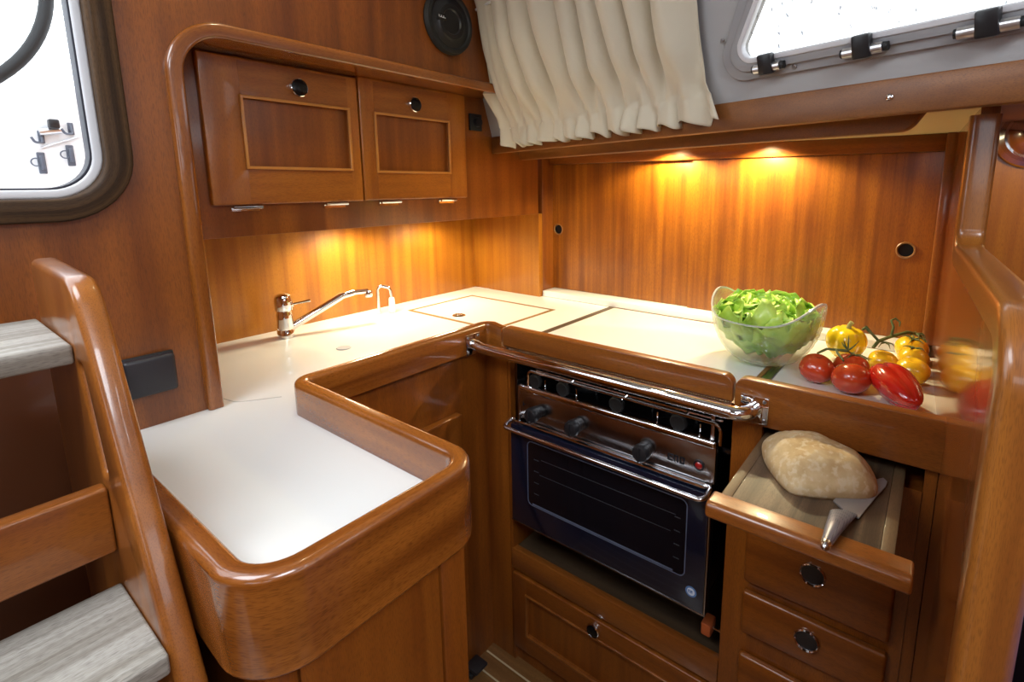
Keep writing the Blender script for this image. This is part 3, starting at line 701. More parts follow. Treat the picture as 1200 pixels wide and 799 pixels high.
# ------------------------------------------------------------------ cooker
st = thing('cooker', 'stainless marine oven with dark glass door and black knobs', 'oven', (1.12, .545, .42))
Y0, Y1 = .296, .797
bm = BM()
XC = .897
box(bm, XC+.012, 1.36, Y0+.004, Y0+.012, .46, .86, .002); box(bm, XC+.012, 1.36, Y1-.012, Y1-.004, .46, .80, .002)
box(bm, 1.34, 1.36, Y0+.004, Y1-.004, .46, .86, .002); box(bm, XC+.012, 1.36, Y0+.004, Y1-.004, .455, .47, .002)
obj('body', bm, 'steel_panel', st)
obj('hob_tray', B(XC+.014, 1.35, Y0+.012, Y1-.012, .778, .786, .002), 'black_gloss', st)
for cx_, cy_ in ((1.05, .42), (1.05, .67), (1.25, .42), (1.25, .67)):
    bn = obj('burner', lathe(BM(), [(0, 0), (.045, 0), (.045, .006), (.032, .012), (.03, .018), (0, .02)], AX((cx_, cy_, .786), (0, 0, 1)), 28), 'black_matte', st)
    b1 = BM()
    for k in range(4): a = k*pi/2+pi/4; tube(b1, [(cx_+.02*cos(a), cy_+.02*sin(a), .815), (cx_+.07*cos(a), cy_+.07*sin(a), .815), (cx_+.072*cos(a), cy_+.072*sin(a), .787)], .003, 8)
    each('pan_support', b1, 'black_matte', bn)
# top front bar and control panel
bm = BM(); box(bm, XC-.006, XC+.014, Y0-.004, Y1-.022, .7965, .8125, .0055, 4); obj('front_bar', bm, 'chrome', st)
cpn = obj('control_panel', B(XC, XC+.014, Y0-.004, Y1-.022, .724, .798, .0015), 'steel_panel', st)
for y, z in ((.722, .752), (.606, .754), (.436, .751)):
    k = obj('knob', lathe(BM(), [(0, 0), (.016, 0), (.016, .008), (.0150, .009), (.0178, .012), (.0185, .017), (.0180, .024), (.0155, .029), (.009, .0315), (0, .032)], AX((XC, y, z), (-1, 0, .0)), 28), 'black_plastic', cpn)
    b1 = B(XC-.0340, XC-.014, y-.0022, y+.0022, z-.0150, z+.0150, .0015); obj('grip', b1, 'black_plastic', k)
lamp = obj('indicator', lathe(BM(), [(0, 0), (.0105, 0), (.0105, .003), (.008, .004), (0, .004)], AX((XC, .322, .755), (-1, 0, 0)), 20), 'black_plastic', cpn)
obj('lens', lathe(BM(), [(0, .004), (.0072, .004), (.005, .006), (0, .007)], AX((XC, .322, .755), (-1, 0, 0)), 20), 'red_lens', lamp)
def strokes(bm, segs, y, z, s, w, x):
    """letter strokes on the cooker face: +text direction is -y"""
    for (a, b_, c, d) in segs:
        x0, x1 = sorted((a, c)); z0, z1 = sorted((b_, d))
        box(bm, x-.0008, x+.0004, y-(x1+w)*s, y-x0*s, z+z0*s, z+(z1+w)*s)
bm = BM(); s_ = .0145
strokes(bm, [(0, 0, 0, .8), (0, 0, .6, 0), (0, .4, .5, .4), (0, .8, .6, .8)], .3870, .745, s_, .2, XC)
strokes(bm, [(0, 0, 0, .8), (0, .8, .45, .8), (.45, 0, .45, .8)], .3740, .745, s_, .22, XC)
strokes(bm, [(0, 0, 0, .8), (0, 0, .5, 0), (0, .8, .5, .8), (.5, 0, .5, .8)], .3615, .745, s_, .22, XC)
obj('lettering', bm, 'dark_ink', cpn, label='black brand letters ENO')
bm = BM()
strokes(bm, [(0, 0, 0, .8), (0, .4, .5, .4)], .765, .757, .012, .14, XC); strokes(bm, [(0, 0, .6, 0), (.3, 0, .3, .5)], .745, .748, .012, .14, XC)
obj('symbol', bm, 'dark_ink', cpn)
# small steel vent bar under panel
bm = BM(); box(bm, XC-.002, XC+.01, Y0+.01, Y1-.05, .715, .722, .002); obj('vent_strip', bm, 'satin_steel', st)
# oven door
od = obj('oven_door', B(XC-.012, XC+.010, Y0, Y1, .447, .708, .003), 'dark_glass', st, label='dark navy glass oven door')
obj('viewing_window', plate(rect(.338, .741, .512, .678, .012), [], XC-.0126, XC-.0118, YZ), 'window_dark', od)
obj('window_outline', sweep(BM(), rect(.337, .742, .511, .679, .013), [(-.001, XC-.0132), (.001, XC-.0132), (.001, XC-.0118), (-.001, XC-.0118)], YZ, closed=True), 'line_grey', od)
obj('lower_band', B(XC-.0134, XC-.0124, .362, .728, .5135, .517), 'line_grey', od)
bm = BM()
for z_, a_, b_ in ((.640, .36, .70), (.600, .37, .705)):
    box(bm, XC-.0132, XC-.0124, a_, b_, z_, z_+.0012)
for q in range(4): box(bm, XC-.0132, XC-.0124, .708, .722, .545+q*.03, .547+q*.03); box(bm, XC-.0132, XC-.0124, .350, .362, .545+q*.03, .547+q*.03)
obj('oven_rack', bm, 'line_dim', od)
bm = BM(); box(bm, XC-.0125, XC+.011, Y0-.003, Y1+.001, .4435, .4475, .001); box(bm, XC-.0125, XC+.011, Y0-.0035, Y0, .4435, .70, .001)
obj('door_edge', bm, 'steel_panel', od)
bm = BM()
hp = fillet([(XC-.004, Y1-.012, .7185), (XC-.004, Y1+.0, .7185), (XC-.040, Y1+.0, .709), (XC-.040, Y0-.0, .709), (XC-.004, Y0-.0, .7185), (XC-.004, Y0+.012, .7185)], [0, .008, .016, .016, .008, 0], 6)
tube(bm, hp, .0048, 12); obj('handle', bm, 'chrome', od)
bm = BM(); tube(bm, [(XC-.005, Y0+.01, .7155), (XC-.005, Y1-.01, .7155)], .0035, 10); obj('door_top_trim', bm, 'chrome', od)
sk = obj('sticker', lathe(BM(), [(0, .0001), (.0115, .0001), (.0115, .0006), (0, .0006)], AX((XC-.012, .322, .486), (-1, 0, 0)), 28), 'sticker_blue', od, label='small round blue and white sticker')
obj('sticker_centre', lathe(BM(), [(0, .0006), (.008, .0006), (.008, .0009), (0, .0009)], AX((XC-.012, .322, .486), (-1, 0, 0)), 28), 'sticker_white', sk)
bm = BM(); x_ = XC-.013
strokes(bm, [(0, 0, 0, .8), (0, .8, .45, .8), (.45, 0, .45, .8)], .3275, .4835, .006, .2, x_)
strokes(bm, [(0, 0, 0, .8), (0, .8, .45, .8), (.45, 0, .45, .8), (0, .4, .45, .4)], .3225, .4835, .006, .2, x_)
obj('sticker_letters', bm, 'sticker_blue', sk)
# fiddle rail with clamps
bm = BM(); hp = fillet([(XC+.004, .750, .805), (XC+.004, .750, .849), (XC+.004, .286, .845), (XC+.004, .286, .805)], [0, .010, .014, 0], 6)
tube(bm, hp, .0032, 10)
tube(bm, [(XC+.030, .745, .842), (XC+.030, .290, .842)], .0028, 8)
for y in (.71, .62, .52, .42, .33): tube(bm, [(XC+.018, y, .80), (XC+.018, y, .83)], .002, 8)
fr = obj('pan_rail', bm, 'chrome', st)
for y in (.729, .648, .508, .369):
    k = obj('clamp_knob', lathe(BM(), [(0, 0), (.0150, 0), (.0175, .004), (.0175, .010), (.015, .014), (0, .015)], AX((XC+.012, y, .829), (-1, 0, -.1)), 24), 'black_matte', fr)
    b1 = BM(); tube(b1, [(XC+.004, y-.01, .842), (XC+.10, y-.01, .842)], .003, 8); obj('clamp_arm', b1, 'chrome', k)
# gimbal brackets
bm = BM(); tube(bm, [(1.0, Y1-.01, .80), (1.0, .8115, .80)], .008, 12); box(bm, .925, 1.03, .8075, .8115, .74, .86, .002)
obj('gimbal_bracket', bm, 'steel_panel', st)
bm = BM(); box(bm, .925, 1.03, .268, .272, .46, .86, .002); tube(bm, [(.935, .2725, .78), (.935, .290, .78)], .006, 10)
obj('gimbal_bracket', bm, 'black_gloss', st)

# handrail
hr = thing('handrail', 'polished steel grab rail in front of the cooker', 'handrail', (.84, .55, .90))
bm = BM()
hp = fillet([(.845, .880, .907), (.845, .846, .901), (.845, .232, .901), (.893, .226, .899)], [0, .02, .045, 0], 10)
tube(bm, hp, .0128, 24); obj('rail', bm, 'chrome', hr)
f1 = obj('flange', B(.822, .868, .8765, .880, .880, .932, .0012), 'chrome', hr)
f2 = obj('flange', B(.8895, .893, .203, .251, .873, .922, .0012), 'chrome', hr)
b1 = BM()
for x in (.828, .862):
    for z in (.887, .925): lathe(b1, [(0, 0), (.0035, 0), (.003, .002), (0, .0025)], AX((x, .8765, z), (0, -1, 0)), 12)
each('screw', b1, 'screw', f1)
b1 = BM()
for y in (.210, .244):
    for z in (.880, .915): lathe(b1, [(0, 0), (.0035, 0), (.003, .002), (0, .0025)], AX((.8895, y, z), (-1, 0, 0)), 12)
each('screw', b1, 'screw', f2)

# ------------------------------------------------------------------ taps
fa = thing('mixer_tap', 'chrome single lever mixer tap with long swivel spout', 'tap', (.632, 1.372, ZC))
bx, by = .632, 1.372
obj('body', lathe(BM(), [(0, .0005), (.0215, .0005), (.0215, .018), (.0195, .021), (.0195, .024), (.0215, .027), (.0205, .050), (.0205, .062), (.0185, .070), (.0185, .074), (0, .074)], AX((bx, by, ZC), (0, 0, 1)), 36), 'chrome', fa)
obj('cap', lathe(BM(), [(.0, .0745), (.0215, .0745), (.0225, .078), (.0225, .104), (.019, .114), (.010, .119), (0, .120)], AX((bx, by, ZC), (0, 0, 1)), 36), 'chrome', fa)
sd_ = V((.966, -.26, 0))
def fpnt(d, z): return V((bx, by, ZC+z))+sd_*d
bm = BM(); pts = fillet([fpnt(.012, .024), fpnt(.150, .092), fpnt(.185, .098), fpnt(.224, .097)], [0, .03, .03, 0], 8)
tube(bm, pts, [.0105-.003*i/(len(pts)-1) for i in range(len(pts))], 16)
sp_ = obj('spout', bm, 'chrome', fa)
obj('aerator', lathe(BM(), [(0, 0), (.010, 0), (.0115, .003), (.0115, .016), (.009, .021), (0, .022)], AX(fpnt(.226, .079), (0, 0, 1)), 24), 'chrome', sp_)
bm = BM(); ld_ = V((.72, -.66, .18)).normalized(); p_ = V((bx, by, ZC+.085))
tube(bm, [p_+ld_*.018, p_+ld_*.045, p_+ld_*.070], [.0028, .0028, .004], 10); lv = obj('lever', bm, 'chrome', fa)
obj('lever_socket', lathe(BM(), [(0, 0), (.008, 0), (.008, .004), (.006, .006), (0, .006)], AX(p_+ld_*.020, ld_), 16), 'chrome', lv)
t2 = thing('spout_tap', 'small bent chrome water spout with a white nozzle near the splashback', 'tap', (.945, 1.375, ZC))
q = V((.929, 1.385, ZC)); e = V((.036, -.020, 0))
bm = BM(); tube(bm, fillet([q+V((0, 0, .001)), q+V((0, 0, .093)), q+e*.9+V((0, 0, .082)), q+e+V((0, 0, .050))], [0, .012, .014, 0], 8), .0048, 14); obj('pipe', bm, 'chrome', t2)
obj('nozzle', lathe(BM(), [(0, 0), (.0095, 0), (.0110, .006), (.0085, .046), (.006, .050), (0, .050)], AX(q+e+V((0, 0, .0006)), (0, 0, 1)), 24), 'white_plastic', t2, label='white plastic nozzle holder')

# ------------------------------------------------------------------ bowl and lettuce
bw = V((1.194, .292, ZC+.0008)); axb = atan2(-.237, -.063)
def rimz(a): return .108+.046*abs(cos(a-axb))**5
def brad(z):  # outer radius by height
    t = max(0, min(1, z/.155)); return .034+.087*sqrt(max(0, 1-(1-t)**2.3))
bm = BM(); n, mz = 72, 34; ro = []; ri = []
for k in range(n):
    a = 2*pi*k/n; H = rimz(a); co = []; ci = []
    for j in range(mz+1):
        z = H*j/mz; rr_ = brad(z)+.0012*cos(z*2*pi/.0125)*(1-.85*j/mz)
        co.append(bm.verts.new(bw+V((rr_*cos(a), rr_*sin(a), z))))
        zi = .006+(H-.006)*j/mz; rin = brad(zi)-.0042
        if j == 0: rin = brad(0)-.004
        ci.append(bm.verts.new(bw+V((rin*cos(a), rin*sin(a), zi if j < mz else H))))
    ro.append(co); ri.append(ci)
cb0 = bm.verts.new(bw); cb1 = bm.verts.new(bw+V((0, 0, .006)))
for k in range(n):
    k2 = (k+1) % n
    for j in range(mz):
        bm.faces.new((ro[k][j], ro[k2][j], ro[k2][j+1], ro[k][j+1])); bm.faces.new((ri[k2][j], ri[k][j], ri[k][j+1], ri[k2][j+1]))
    bm.faces.new((ro[k][mz], ro[k2][mz], ri[k2][mz], ri[k][mz])); bm.faces.new((cb0, ro[k2][0], ro[k][0])); bm.faces.new((cb1, ri[k][0], ri[k2][0]))
for f in bm.faces:
    c_ = f.calc_center_median()-bw
    if c_.z > rimz(atan2(c_.y, c_.x))-.0035 and c_.z > .09: f.material_index = 1
tag(obj('glass_bowl', bm, ['bowl_glass', 'rim_highlight'], ang=60), 'ribbed clear glass bowl with two raised rim points, holding lettuce', 'bowl')
def leaf(bm, c, yaw, tilt, ln, wd, curl, seed):
    g = []; n1, n2 = 16, 14
    R = Matrix.Rotation(yaw, 3, 'Z') @ Matrix.Rotation(-tilt, 3, 'Y')
    for i in range(n1+1):
        t = i/n1; row = []
        w = wd*(.30+.95*sin(pi*min(1, t*.62+.12)))*(1-max(0, t-.82)**2*18)
        for j in range(n2+1):
            v_ = j/n2*2-1
            x = ln*t*.98; y = w*v_*.5
            arc = curl*t*t*ln*.55
            cup = (v_*v_)*wd*.26-.004*(1-abs(v_))**3
            ruf = .012*abs(v_)**2*sin(t*17+seed*3+v_*2)+.010*t*t*sin(v_*8+seed*5)+.010*noise.noise(V((t*7, v_*3, seed*7.1)))
            p = V((x-arc*.3, y*(1-.12*t), cup+ruf-arc))
            row.append(bm.verts.new(V(c)+R @ p))
        g.append(row)
    for i in range(n1):
        for j in range(n2): bm.faces.new((g[i][j], g[i+1][j], g[i+1][j+1], g[i][j+1]))
bm = BM(); rnd = random.Random(11)
cc = bw+V((0, 0, .018))
for k in range(10):   # lower outer leaves rising against the glass
    a = k*2*pi/10+rnd.uniform(-.1, .1); leaf(bm, cc+V((.030*cos(a), .030*sin(a), rnd.uniform(-.004, .008))), a, radians(rnd.uniform(30, 42)), .128, .100, -.25, k)
for k in range(7):
    a = k*2*pi/7+.3; leaf(bm, cc+V((.020*cos(a), .020*sin(a), .050)), a, radians(rnd.uniform(42, 58)), .108, .100, .50, k+20)
for k in range(6):
    a = k*2*pi/6+.1; leaf(bm, cc+V((.010*cos(a), .010*sin(a), .078)), a, radians(rnd.uniform(34, 58)), .082, .088, .75, k+40)
for k in range(3):
    a = k*2*pi/3+.7; leaf(bm, cc+V((.006*cos(a), .006*sin(a), .094)), a, radians(rnd.uniform(40, 60)), .060, .070, 1.0, k+60)
# keep it inside the bowl while below the rim
for v in bm.verts:
    d = v.co-bw; rxy = sqrt(d.x*d.x+d.y*d.y); a = atan2(d.y, d.x)
    if d.z < rimz(a)+.004:
        lim = brad(max(.006, d.z))-.0075
        if rxy > lim: v.co.x = bw.x+d.x*lim/rxy; v.co.y = bw.y+d.y*lim/rxy
    if v.co.z < bw.z+.009: v.co.z = bw.z+.009
n = obj('lettuce', bm, 'lettuce', ang=180); tag(n, 'head of bright green lettuce leaves filling the glass bowl', 'lettuce')
md = D(n).modifiers.new('thick', 'SOLIDIFY'); md.thickness = .0009

# ------------------------------------------------------------------ vegetables
def tomato(c, r, mat, label, grp, tilt=(0, 0), squash=.86, lob=.025, ph=0):
    M = (Matrix.Rotation(tilt[0], 3, 'X') @ Matrix.Rotation(tilt[1], 3, 'Y'))
    def fn(p):
        a = atan2(p.y, p.x); h = sqrt(p.x**2+p.y**2)
        k = 1+lob*cos(5*a+ph)*h*h
        z = p.z-(.16*math.exp(-(h/.22)**2) if p.z > 0 else -.05*math.exp(-(h/.2)**2))
        return V((p.x*k, p.y*k, z))
    bm = blob((0, 0, 0), r, r, r*squash, 36, fn)
    bmesh.ops.rotate(bm, verts=bm.verts, cent=(0, 0, 0), matrix=M)
    lo = min(v.co.z for v in bm.verts); c = V((c[0], c[1], ZC+.0004-lo))
    bmesh.ops.translate(bm, verts=bm.verts, vec=c)
    t = thing('tomato', label, 'tomato', (c.x, c.y, ZC), grp)
    obj('flesh', bm, mat, t, ang=180)
    return t, c, M
def calyx(t, c, M, r, mat='vine', n=5, ln=.6):
    bm = BM()
    for k in range(n):
        a = 2*pi*k/n+.3
        pts = [c+M @ V((r*q*cos(a), r*q*sin(a), r*(.74+.10*sin(q*5)+.18*q*(1 if k % 2 else .2)))) for q in (.0, .15, .32, .5*ln/.6, .72*ln/.6)]
        tube(bm, pts, [.0022, .0020, .0016, .0012, .0004], 6)
    obj('calyx', bm, mat, t)
t1 = tomato((1.122, .170), .0335, 'tomato_red', 'red vine tomato nearest the glass bowl', 'red tomatoes on the worktop', (.1, -.1), ph=1)
t2_ = tomato((1.096, .106), .0345, 'tomato_red', 'red vine tomato in front, touching the red pepper', 'red tomatoes on the worktop', (-.2, .2), ph=2)
t3 = tomato((1.163, .113), .0345, 'tomato_red', 'red vine tomato half hidden behind the other two', 'red tomatoes on the worktop', (.1, .1), ph=3)
calyx(*t3, .0345, ln=.9)
ya = tomato((1.262, .066), .0285, 'tomato_yellow', 'yellow tomato nearest the yellow pepper', 'yellow tomatoes by the right bulkhead', (.2, .0), .84)
yb = tomato((1.385, .022), .0330, 'tomato_yellow', 'yellow tomato at the back of its group, by the locker stile', 'yellow tomatoes by the right bulkhead', (.1, -.25), .86)
yc = tomato((1.312, .016), .0300, 'tomato_yellow', 'yellow tomato in the middle of its group under the vine', 'yellow tomatoes by the right bulkhead', (0, .1), .88)
yd = tomato((1.222, .0135), .0300, 'tomato_yellow', 'yellow tomato right behind the red pepper', 'yellow tomatoes by the right bulkhead', (.0, -.2), .9)
calyx(*yb, .0330); calyx(*yc, .0300)
def P3(x, y, z): return V((x, y, z))
zz = ZC
vn = thing('tomato_vine', 'short green vine twig joining the red tomatoes', 'vine', (1.13, .135, ZC+.05), 'vine twigs on the tomatoes')
bm = BM(); tube(bm, [P3(1.13, .172, zz+.058), P3(1.145, .158, zz+.066), P3(1.15, .14, zz+.066), P3(1.158, .122, zz+.066)], [.0024, .0026, .0028, .0028], 8)
tube(bm, [P3(1.15, .142, zz+.066), P3(1.125, .135, zz+.066), P3(1.106, .122, zz+.059)], [.0024, .0024, .0018], 8)
for k, (dx, dy, dz) in enumerate(((.012, .002, .028), (.0, -.018, .024), (-.012, -.014, .020), (.014, .014, .012), (-.008, .008, .022))):
    tube(bm, [P3(1.158, .122, zz+.066), P3(1.158+dx*.6, .122+dy*.6, zz+.066+dz*.5), P3(1.158+dx, .122+dy, zz+.066+dz)], [.002, .0014, .0004], 6)
obj('stem', bm, 'vine', vn)
vn = thing('tomato_vine', 'long curling green vine twig lying over the yellow tomatoes', 'vine', (1.29, .06, ZC+.06), 'vine twigs on the tomatoes')
bm = BM()
main = [P3(1.250, .086, zz+.055), P3(1.262, .078, zz+.068), P3(1.285, .058, zz+.076), P3(1.31, .032, zz+.084), P3(1.335, .018, zz+.078), P3(1.35, .008, zz+.070), P3(1.335, -.004, zz+.062)]
tube(bm, main, [.0036, .0036, .0034, .0034, .003, .0024, .0014], 8)
tube(bm, [P3(1.262, .078, zz+.068), P3(1.262, .092, zz+.082), P3(1.268, .104, zz+.092), P3(1.272, .110, zz+.086)], [.003, .0028, .0045, .0030], 8)
tube(bm, [P3(1.285, .058, zz+.076), P3(1.29, .056, zz+.096), P3(1.298, .062, zz+.108), P3(1.305, .055, zz+.112), P3(1.302, .046, zz+.106), P3(1.295, .046, zz+.098)], [.0028, .0026, .0024, .0022, .002, .0012], 8)
for k in range(7):
    a = k*.9; tube(bm, [P3(1.335, .018, zz+.078), P3(1.335+.016*cos(a), .018+.016*sin(a), zz+.078), P3(1.335+.024*cos(a), .018+.02*sin(a), zz+.068)], [.002, .0014, .0005], 6)
for k in range(5):
    a = k*1.25; tube(bm, [P3(1.268, .066, zz+.066), P3(1.268+.012*cos(a), .066+.012*sin(a), zz+.064), P3(1.268+.020*cos(a), .066+.018*sin(a), zz+.057)], [.002, .0014, .0005], 6)
obj('stem', bm, 'vine', vn)
# bell peppers
def pepper(label, mat, c, ln, r, axis, lobes, ph, stem=True):
    bm = BM(); n, m = 48, 28; rings = []
    d = V(axis).normalized(); ref = V((0, 0, 1)) if abs(d.z) < .8 else V((1, 0, 0)); a_ = d.cross(ref).normalized(); b_ = d.cross(a_)
    def rad(t, an):
        e = (sin(pi*min(1, max(0, t)))**.42)*(1.0-.26*t)
        lb = 1+.30*(abs(cos(lobes*(an+ph)/2))**.7-.70)*(.75+.25*t)
        return r*e*lb
    for i in range(m+1):
        t = i/m; row = []
        for k in range(n):
            an = 2*pi*k/n; rr = rad(t*.985+.0075, an)
            sh = (.10*ln*math.exp(-((t)/.1)**2))*(1 if rr < r*.5 else 0)
            row.append(bm.verts.new(V(c)+d*((t-.5)*ln+sh*.4)+(a_*cos(an)+b_*sin(an))*rr))
        rings.append(row)
    for i in range(m):
        for k in range(n): bm.faces.new((rings[i][k], rings[i][(k+1) % n], rings[i+1][(k+1) % n], rings[i+1][k]))
    bm.faces.new(rings[0]); bm.faces.new(rings[-1])
    lo = min(v.co.z for v in bm.verts); dz = ZC+.0004-lo
    bmesh.ops.translate(bm, verts=bm.verts, vec=(0, 0, dz))
    t = thing('bell_pepper', label, 'pepper', (c[0], c[1], ZC))
    obj('flesh', bm, mat, t, ang=180)
    b1 = BM(); e0 = V(c)+V((0, 0, dz))-d*ln*.5
    if stem == 'short': tube(b1, [e0+d*.006, e0-d*.004, e0-d*.012+V((0, -.004, 0))], [.006, .0045, .005], 10)
    else: tube(b1, [e0+d*.004, e0-d*.006], [.007, .004], 10)
    obj('stalk', b1, 'stalk_pale' if stem == 'short' else 'vine', t)
pepper('shiny red bell pepper lying on its side at the worktop end', 'pepper_red', (1.085, .033, .925), .128, .0375, (-.74, -.44, -.12), 3, .35, True)
pepper('yellow bell pepper standing behind the red tomatoes', 'pepper_yellow', (1.305, .143, .93), .080, .0445, (.12, .1, -1), 4, .2, 'short')

# ------------------------------------------------------------------ bread and knife
def bread():
    bm = BM(); zb = .8462
    ol = [V(p) for p in ((.842, .197), (.795, .175), (.750, .138), (.752, .110), (.775, .068), (.798, .039), (.822, .034), (.856, .046), (.882, .078), (.895, .118), (.888, .165), (.868, .192))]
    pts = []
    m = len(ol)
    for i in range(m):       # smooth closed outline
        p0_, p1_, p2_, p3_ = ol[i-1], ol[i], ol[(i+1) % m], ol[(i+2) % m]
        for k in range(6):
            t = k/6; pts.append(.5*((2*p1_)+(p2_-p0_)*t+(2*p0_-5*p1_+4*p2_-p3_)*t*t+(3*p1_-p0_-3*p2_+p3_)*t**3))
    c = V((.828, .113)); n = len(pts); K = 22; rings = []
    for j in range(K+1):
        t = j/K  # 0 bottom edge .. 1 apex
        ang = t*pi/2; sc_ = cos(ang)**.75; z = sin(ang)**.9*.052
        bulge = 1+.035*sin(min(1, t*3)*pi)
        rings.append([])
        for p in pts:
            q = c+(p-c)*sc_*bulge if j < K else c
            h = z*(1+.10*noise.noise(V((q.x*26, q.y*26, 2))))-(.004 if False else 0)
            h += .0015*noise.noise(V((q.x*110, q.y*110, 0)))*min(1, t*4)
            if j == K: break
            rings[-1].append(bm.verts.new((q.x, q.y, zb+h)))
    apex = bm.verts.new((c.x, c.y, sum(v.co.z for v in rings[K-1])/n)); cen = bm.verts.new((c.x, c.y, zb))
    for j in range(K-1):
        for k in range(n): bm.faces.new((rings[j][k], rings[j][(k+1) % n], rings[j+1][(k+1) % n], rings[j+1][k]))
    for k in range(n): bm.faces.new((rings[K-1][k], rings[K-1][(k+1) % n], apex)); bm.faces.new((rings[0][(k+1) % n], rings[0][k], cen))
    tag(obj('bread_loaf', bm, 'bread', ang=180), 'floury ciabatta loaf on the chopping board', 'bread')
bread()
kn = thing('kitchen_knife', 'steel kitchen knife with dotted metal handle beside the loaf', 'knife', (.76, .06, .8462))
kn_out = [(.760, .080), (.80, .069), (.845, .046), (.868, .029), (.860, .0235), (.845, .024), (.80, .034), (.738, .046), (.739, .058), (.747, .067)]
bm = BM(); a = [bm.verts.new((x, y, .8480+(.742-.0-x)*-.0)) for x, y in kn_out]; b_ = [bm.verts.new((x, y, .8500)) for x, y in kn_out]
m = len(a)
for i in range(m): bm.faces.new((a[i], a[(i+1) % m], b_[(i+1) % m], b_[i]))
bm.faces.new(a[::-1]); bm.faces.new(b_); obj('blade', bm, 'steel_blade', kn, smooth=False)
bm = BM(); rings = []; NK = 26
for i in range(NK+1):
    t = i/NK; x = .742-.110*t; yr = .0480+.0185*t
    yl = .0655+.0145*min(1, t/.13)**.8-.0035*t-.0005
    w = (yl-yr)/2; h = .0018+.0044*min(1, t*2.6)**.8; zc_ = .8508+.0073*min(1, t*1.9)
    if t > .93: k_ = sqrt(max(.03, 1-((t-.93)/.07)**2)); w *= k_; h *= k_
    rings.append([bm.verts.new(V((x+.10*w*cos(2*pi*k/20), (yl+yr)/2+w*cos(2*pi*k/20), zc_+h*sin(2*pi*k/20)))) for k in range(20)])
for A_, B_ in zip(rings, rings[1:]):
    for k in range(20): bm.faces.new((A_[k], A_[(k+1) % 20], B_[(k+1) % 20], B_[k]))
bm.faces.new(rings[0]); bm.faces.new(rings[-1])
for f in bm.faces: f.material_index = 1 if f.calc_center_median().x < .645 else 0
obj('handle', bm, ['steel_dotted', 'satin_steel'], kn, label='dotted steel handle', ang=60)

# ------------------------------------------------------------------ ladder
la = thing('companionway_ladder', 'varnished wooden companionway ladder with grey teak treads', 'ladder', (-.15, .7, 0))
def ladder_side(x0, x1):
    prof = fillet([(.885, 0.0), (.885, 1.203), (.690, 1.196), (.655, 1.128), (.525, .840), (.15, .0)], [0, .012, .045, .10, 0, 0], 10, closed=True)
    slot = [(p.x, p.y) for p in fillet([(.712, 1.105), (.690, 1.105), (.655, .992), (.677, .990)], [.008, .008, .008, .008], 5, closed=True)]
    return plate([(p.x, p.y) for p in prof], [slot], x0, x1, YZ, bevel=.007)
for x0, x1 in ((.110, .135), (-.47, -.445)): obj('side_board', ladder_side(x0, x1), 'gloss_z', la)
for z, y0, y1 in ((1.125, .716, .90), (.865, .525, .672), (.60, .40, .56), (.33, .27, .44)):
    obj('tread', B(-.444, .1095, y0, y1, z-.022, z, .0035, 3), 'teak_x', la, label='grey unvarnished teak tread')
for z0, z1, y in ((.906, .980, .662), (.64, .71, .54)):
    obj('cross_rail', B(-.444, .1095, y, y+.02, z0, z1, .0035, 3), 'gloss_x', la)
# dark lower panel behind the ladder
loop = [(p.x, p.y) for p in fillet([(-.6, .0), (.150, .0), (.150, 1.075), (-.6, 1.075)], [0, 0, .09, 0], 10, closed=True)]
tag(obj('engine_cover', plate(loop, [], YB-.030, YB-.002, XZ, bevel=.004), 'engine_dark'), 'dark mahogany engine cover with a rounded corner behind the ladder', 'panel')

# ------------------------------------------------------------------ cockpit seen through the aft window
struct('floor_cockpit', B(-1.6, 1.6, 1.5, 3.2, 1.02, 1.08), 'white_gel')
tag(obj('cockpit_coaming', B(-1.2, .9, 1.93, 2.0, 1.08, 1.56, .02, 3), 'white_gel'), 'white moulded cockpit coaming outside the window', 'coaming')
sw = thing('steering_wheel', 'leather covered steering wheel seen through the aft window', 'steering wheel', (.05, 1.7, 1.3))
wc_ = V((.02, 1.70, 1.76)); wr = .300
bm = BM(); tube(bm, [wc_+V((wr*cos(a), 0, wr*sin(a))) for a in [2*pi*k/72 for k in range(73)]], .0135, 14, cap=False); obj('rim', bm, 'black_matte', sw)
bm = BM()
for k in range(6): a = k*pi/3-.12; tube(bm, [wc_, wc_+V((wr*cos(a), 0, wr*sin(a)))], .004, 8)
each('spoke', bm, 'deck_steel', sw)
obj('hub', lathe(BM(), [(0, -.03), (.035, -.03), (.035, .03), (0, .03)], AX(wc_, (0, 1, 0)), 24), 'chrome', sw)
bm = BM(); tube(bm, [wc_, wc_+V((0, .0, -.685))], .03, 14); obj('pedestal', bm, 'white_gel', sw)
YH = 1.9302
def hasp(x, z, lab):
    t = thing('hasp', lab, 'hasp', (x, YH, z-.02), 'hasps on the cockpit coaming')
    obj('plate', B(x-.008, x+.008, YH-.006, YH, z-.028, z+.028, .002), 'deck_steel', t)
    bm = BM(); box(bm, x-.004, x+.004, YH-.018, YH-.006, z-.018, z+.020, .002); obj('lever', bm, 'deck_steel', t)
    bm = BM(); tube(bm, [V((x-.012+.010*cos(a), YH-.012, z+.002+.010*sin(a))) for a in [2*pi*k/20 for k in range(21)]], .0018, 6, cap=False); obj('ring', bm, 'deck_steel', t)
hasp(.297, 1.352, 'steel hasp outside the window, the farther left of two'); hasp(.357, 1.374, 'steel hasp outside the window, the farther right of two')
